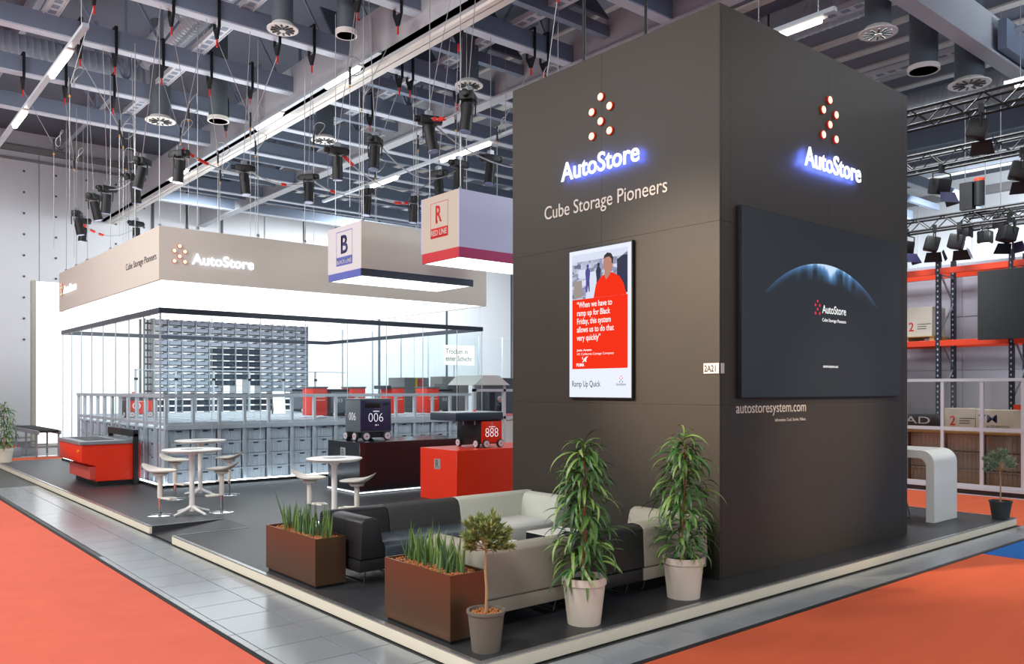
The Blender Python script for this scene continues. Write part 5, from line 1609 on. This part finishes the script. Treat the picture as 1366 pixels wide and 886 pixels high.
rk = thing('pallet_rack', 'tall pallet rack with orange beams and dark blue frames', 'pallet rack', (11.5, 1, 0))
for y in (2.575, 1.13, -0.32, 4.02):
    for x in (11.5, 12.28):
        MB().box(x - 0.045, y - 0.045, 0, x + 0.045, y + 0.045, 4.87).build('upright', M_navyst, rk, w=True)
        h = MB()
        for k in range(40):
            h.box(x - 0.047, y - 0.012, 0.2 + k * 0.115, x - 0.0455, y + 0.012, 0.24 + k * 0.115)
        q = h.build('upright_slots', M_framew, rk, w=True, smooth=False)
        q['kind'] = 'stuff'
    for k in range(6):
        za, zb = 0.3 + k * 0.72, 0.3 + (k + 1) * 0.72
        a, b = ((11.5, za), (12.28, zb)) if k % 2 == 0 else ((12.28, za), (11.5, zb))
        MB().bar((a[0], y, a[1]), (b[0], y, b[1]), 0.03).build('diagonal_brace', M_steel, rk, w=True)
    MB().bar((11.5, y, 4.5), (12.28, y, 4.5), 0.03).build('tie_bar', M_steel, rk, w=True)
for (ya, yb) in ((-0.32, 1.13), (1.13, 2.575), (2.575, 4.02)):
    for x in (11.47, 12.31):
        for z in (4.5, 2.93):
            MB().box(x - 0.025, ya + 0.046, z, x + 0.025, yb - 0.046, z + 0.13).build('beam', M_orange, rk, w=True, bevel=0.006, seg=1)
    if ya < 1:
        MB().box(11.45, ya + 0.046, 1.55, 11.5, yb - 0.046, 1.68).build('beam', M_orange, rk, w=True)
pal = thing('pallet', 'wooden pallet lying on the rack beam', 'pallet', (11.9, 3.2, 3.06))
for y in (2.66, 3.22, 3.78):
    MB().box(11.48, y, 3.06, 12.3, y + 0.1, 3.15).build('bearer', M_wood, pal, w=True)
for k in range(6):
    MB().box(11.46 + k * 0.14, 2.66, 3.15, 11.57 + k * 0.14, 3.88, 3.17).build('board', M_wood, pal, w=True)
carton('large white carton with a red curl emblem on the wooden pallet', 11.52, 2.72, 3.17, 12.2, 3.34, 3.82, 'R')
tv = thing('wide_monitor', 'wide black monitor hanging before the pallet rack', 'monitor', (10.9, 0.5, 3.0))
MB().box(10.90, -0.9, 3.0, 10.97, 1.56, 4.4).build('panel', mat('monitor_black', S(38, 42, 44), 0.35, 0, 0.04, 2), tv, w=True, bevel=0.006, seg=1)
MB().box(10.97, 0.1, 3.3, 11.02, 0.9, 4.1).build('mount', M_black, tv, w=True)
for y in (0.95, -0.4):
    MB().cyl((10.95, y, 4.4), (11.1, y, 5.42), 0.018, n=8).build('hanger', M_black, tv, w=True)
# far silver truss with lamps behind the rack
ft = thing('silver_truss', 'silver lattice truss far behind the pallet rack', 'truss', (14, 0, 5.9))
for dz in (0, 0.3):
    for dx in (0, 0.3):
        MB().cyl((14.2 + dx, -2, 5.9 + dz), (14.2 + dx, 3.1, 5.9 + dz), 0.025, n=8).build('chord', M_chrome, ft, w=True)
for k in range(17):
    MB().cyl((14.2, -2 + k * 0.3, 5.9 + (0.3 if k % 2 else 0)), (14.2, -1.7 + k * 0.3, 5.9 + (0 if k % 2 else 0.3)), 0.014, n=5).build('web_bar', M_chrome, ft, w=True)

# ------------------------------------------------------------------ white waterfall desk and chrome stool right of the tower
M_desk = mat('gloss_white_desk', S(240, 242, 234), 0.22, 0, 0.02, 3, coat=0.3)
wd_ = thing('waterfall_desk', 'glossy white waterfall desk with rounded corner beside the tower', 'desk', (5.9, 1.0, 0))
outer, inner = [], []
H, TH, RO = 1.08, 0.125, 0.20
prof = [(0.13, 0.0), (0.13, H - RO)]
for k in range(1, 9):
    a = math.pi - k * math.pi / 16
    prof.append((0.13 + RO + RO * math.cos(a), H - RO + RO * math.sin(a)))
prof += [(2.3, H), (2.3, H - TH)]
ri = RO - TH + 0.04
for k in range(0, 6):
    a = math.pi / 2 + k * math.pi / 10
    prof.append((0.13 + TH + ri + ri * math.cos(a), H - TH - ri + ri * math.sin(a)))
prof += [(0.13 + TH, 0.0)]
MB().prism(prof, lambda u, v, a: (a, u, v), 5.47, 6.28).build('slab', M_desk, wd_, w=True, bevel=0.006, seg=1)
MB().box(5.5, 2.175, 0, 6.25, 2.3, H - TH).build('rear_leg', M_desk, wd_, w=True)
st = thing('wire_stool', 'white shell bar stool on chrome wire legs at the white desk', 'stool', (5.40, 0.72, 0))
MB().lathe([(1e-6, 0.735), (0.12, 0.745), (0.19, 0.80), (0.2, 0.80), (0.14, 0.73), (1e-6, 0.715)], 24).build('seat', M_white, st)
for sx in (-1, 1):
    for sy in (-1, 1):
        MB().tube([(sx * 0.07, sy * 0.07, 0.72), (sx * 0.19, sy * 0.19, 0.02)], 0.011, 6).build('leg', M_chrome, st)
    MB().tube([(sx * 0.19, -0.19, 0.02), (sx * 0.19, 0.19, 0.02)], 0.011, 6).build('skid', M_chrome, st)
    MB().tube([(sx * 0.15, -0.15, 0.27), (sx * 0.15, 0.15, 0.27)], 0.009, 6).build('foot_bar', M_chrome, st)
rw = thing('barrier_post', 'thin red barrier arm on a post behind the white desk', 'barrier', (7.2, 0.9, 0.9))
MB().box(0, -0.02, 0, 0.3, 0.02, 0.03).build('bar', M_redtape, rw)
MB().box(0.25, -0.02, -0.9 + ZF, 0.3, 0.02, 0).build('post', M_steel, rw)

# ------------------------------------------------------------------ stands seen far behind the grid on the right
fb = thing('far_glass_wall', 'pale glass stand wall with a printed notice far behind the grid', 'glass wall', (11, 27, ZF))
for k in range(7):
    x = 10.2 + k * 1.5
    MB().box(x, 27.0, ZF, x + 0.05, 27.06, 4.6).build('mullion', M_alu, fb, w=True)
    MB().box(x + 0.05, 27.02, 0, x + 1.5, 27.035, 4.5).build('pane', G_pane, fb, w=True)
MB().box(15.55, 26.9, 3.15, 17.35, 26.94, 4.1).build('notice', M_white, fb, w=True)
text('lettering', 'Trocken in\neiner Schicht', M_ink, fb, (15.65, 26.9, 3.35), FACE_R, 1.55, 0.58, depth=0.002)
cb = thing('machine_cabinet', 'grey machine cabinet with yellow and red panel far behind the grid', 'machine', (11, 22, ZF))
MB().box(10.2, 22.0, ZF, 11.35, 23.2, 2.45).build('housing', mat('machine_grey', S(126, 130, 134), 0.5, 0.2), cb, w=True, bevel=0.02)
MB().box(10.68, 21.97, 1.9, 10.78, 22.0, 2.43).build('yellow_stripe', mat('machine_yellow', S(216, 196, 60), 0.5), cb, w=True)
MB().box(10.82, 21.97, 2.1, 11.08, 22.0, 2.4).build('red_panel', M_redband, cb, w=True)
MB().box(10.7, 21.97, 0.8, 11.3, 22.0, 1.85).build('opening', M_white, cb, w=True)
for lab, x0, x1, y, h in (('tall flat grey cabinet far behind the grid, right of the machine', 10.92, 12.18, 20.5, 2.48), ('dark low cabinet at the edge of the tower, far back', 12.6, 15.2, 20.0, 2.44), ('dark grey switch cabinet behind the last red robot', 10.2, 10.75, 19.2, 2.2)):
    o = thing('machine_cabinet', lab, 'cabinet', (x0, y, ZF))
    MB().box(x0, y, ZF, x1, y + 0.8, h).build('housing', mat('cab' + str(int(h * 100)), S(96, 102, 108) if h < 2.45 else S(168, 170, 168), 0.5), o, w=True, bevel=0.015)
    MB().box(x0 + 0.06, y - 0.012, 0.1, x1 - 0.06, y, h - 0.08).build('door', MATS['cab' + str(int(h * 100))], o, w=True)
ra = thing('robot_arm', 'small orange robot arm far behind the grid', 'robot arm', (8.5, 18.5, 0.9))
MB().tube([(0, 0, -1.0), (0, 0, 0.45), (0.1, 0, 0.8), (0.0, 0, 1.0)], 0.13, 10, taper=0.7).build('arm', M_orange, ra)
MB().tube([(0.0, 0, 1.0), (0.3, 0, 0.75), (0.4, 0, 0.4)], 0.09, 10, taper=0.6).build('forearm', M_orange, ra)
wg = thing('white_frame_gate', 'white framed display gate left of the tower behind the grid', 'frame', (8.0, 14, 0))
for x in (7.47, 8.6, 9.1):
    MB().box(x, 14.0, 0, x + 0.09, 14.09, 2.0).build('post', M_framew, wg, w=True)
MB().box(7.47, 14.0, 1.92, 9.2, 14.09, 2.0).build('head_rail', M_framew, wg, w=True)
MB().box(7.47, 14.0, 1.1, 9.2, 14.09, 1.18).build('mid_rail', M_framew, wg, w=True)
MB().box(7.57, 14.04, 1.2, 8.6, 14.05, 1.9).build('pane', G_pane, wg, w=True)
MB().box(8.1, 14.04, 1.2, 8.3, 14.06, 1.9).build('dark_panel', M_navyst, wg, w=True)
cn = thing('white_canopy', 'small white tent roof behind the white framed gate', 'canopy', (8.6, 15, 2))
MB().prism([(7.95, 2.12), (8.3, 2.42), (8.9, 2.42), (9.35, 2.12)], lambda u, v, a: (u, a, v), 14.6, 16).build('roof', M_white, cn, w=True)
for x in (8.0, 9.2):
    MB().box(x, 14.7, ZF, x + 0.06, 14.76, 2.14).build('post', M_framew, cn, w=True)

# red counter and a visitor seen as a few pixels left of the tower
rc_ = thing('curved_counter', 'low red curved counter far behind the white framed gate', 'counter', (11.6, 17.6, ZF))
MB().lathe([(0.9, 0), (0.9, 1.02), (1.0, 1.05), (1.0, 1.12)], 28).build('drum', M_white, rc_)
MB().lathe([(0.3, 1.121), (1.02, 1.121), (1.02, 1.2), (0.3, 1.2)], 28).build('top', M_red, rc_)
M_suit = mat('dark_suit', S(40, 44, 56), 0.8, 0, 0.08, 9)
M_skin = mat('skin', S(206, 160, 136), 0.6, 0, 0.05, 12)
M_greyhair = mat('grey_hair', S(196, 190, 184), 0.8, 0, 0.1, 30)
def skin_mesh(name, nodes, edges, m, parent, lev=2):
    me = bpy.data.meshes.new(name)
    me.from_pydata([n[0] for n in nodes], edges, [])
    o = put(name, me, parent)
    md = o.modifiers.new('skin', 'SKIN')
    for v, n in zip(me.skin_vertices[0].data, nodes):
        v.radius = n[1]
    me.skin_vertices[0].data[0].use_root = True
    sd = o.modifiers.new('sub', 'SUBSURF')
    sd.levels = sd.render_levels = lev
    me.materials.append(m)
    return o
pn = thing('person', 'person with grey hair in a dark suit, half hidden beside the tower', 'person', (12.55, 19.0, ZF), R(25))
N_ = [((0, 0, 0.98), (0.15, 0.11)), ((0, 0, 1.2), (0.15, 0.10)), ((0, 0, 1.42), (0.17, 0.10)), ((0, 0.0, 1.53), (0.06, 0.06)), ((0, -0.01, 1.62), (0.055, 0.06)), ((0, -0.015, 1.70), (0.075, 0.09)), ((0, 0, 1.80), (0.06, 0.075)),
      ((-0.2, 0, 1.45), (0.06, 0.06)), ((-0.26, 0.02, 1.18), (0.045, 0.045)), ((-0.22, -0.16, 1.0), (0.035, 0.035)), ((0.2, 0, 1.45), (0.06, 0.06)), ((0.26, 0.02, 1.18), (0.045, 0.045)), ((0.22, -0.16, 1.0), (0.035, 0.035)),
      ((-0.1, 0, 0.88), (0.09, 0.09)), ((-0.11, 0, 0.5), (0.065, 0.065)), ((-0.11, 0.02, 0.08), (0.045, 0.045)), ((-0.11, -0.14, 0.03), (0.04, 0.03)),
      ((0.1, 0, 0.88), (0.09, 0.09)), ((0.11, 0, 0.5), (0.065, 0.065)), ((0.11, 0.02, 0.08), (0.045, 0.045)), ((0.11, -0.14, 0.03), (0.04, 0.03))]
E_ = [(0, 1), (1, 2), (2, 3), (3, 4), (4, 5), (5, 6), (2, 7), (7, 8), (8, 9), (2, 10), (10, 11), (11, 12), (0, 13), (13, 14), (14, 15), (15, 16), (0, 17), (17, 18), (18, 19), (19, 20)]
skin_mesh('body', N_, E_, M_suit, pn)
hd = MB().sphere((0, -0.02, 1.70), 0.098, 14, 10, 1.28).build('face', M_skin, pn)
MB().cyl((0, -0.115, 1.70), (0, -0.135, 1.675), 0.012, 0.018, n=8).build('nose', M_skin, hd)
MB().sphere((-0.1, -0.01, 1.69), 0.022, 8, 6).build('ear', M_skin, hd)
MB().sphere((0.1, -0.01, 1.69), 0.022, 8, 6).build('ear', M_skin, hd)
MB().box(-0.03, -0.117, 1.642, 0.03, -0.108, 1.65).build('mouth', M_redink, hd)
for sx in (-0.035, 0.035):
    MB().sphere((sx, -0.108, 1.715), 0.011, 8, 6).build('eye', M_ink, hd)
MB().sphere((0, 0.012, 1.745), 0.102, 14, 10, 0.95).build('hair', M_greyhair, pn)
for sx in (-1, 1):
    MB().sphere((sx * 0.22, -0.2, 0.98), 0.04, 10, 8).build('hand', M_skin, pn)
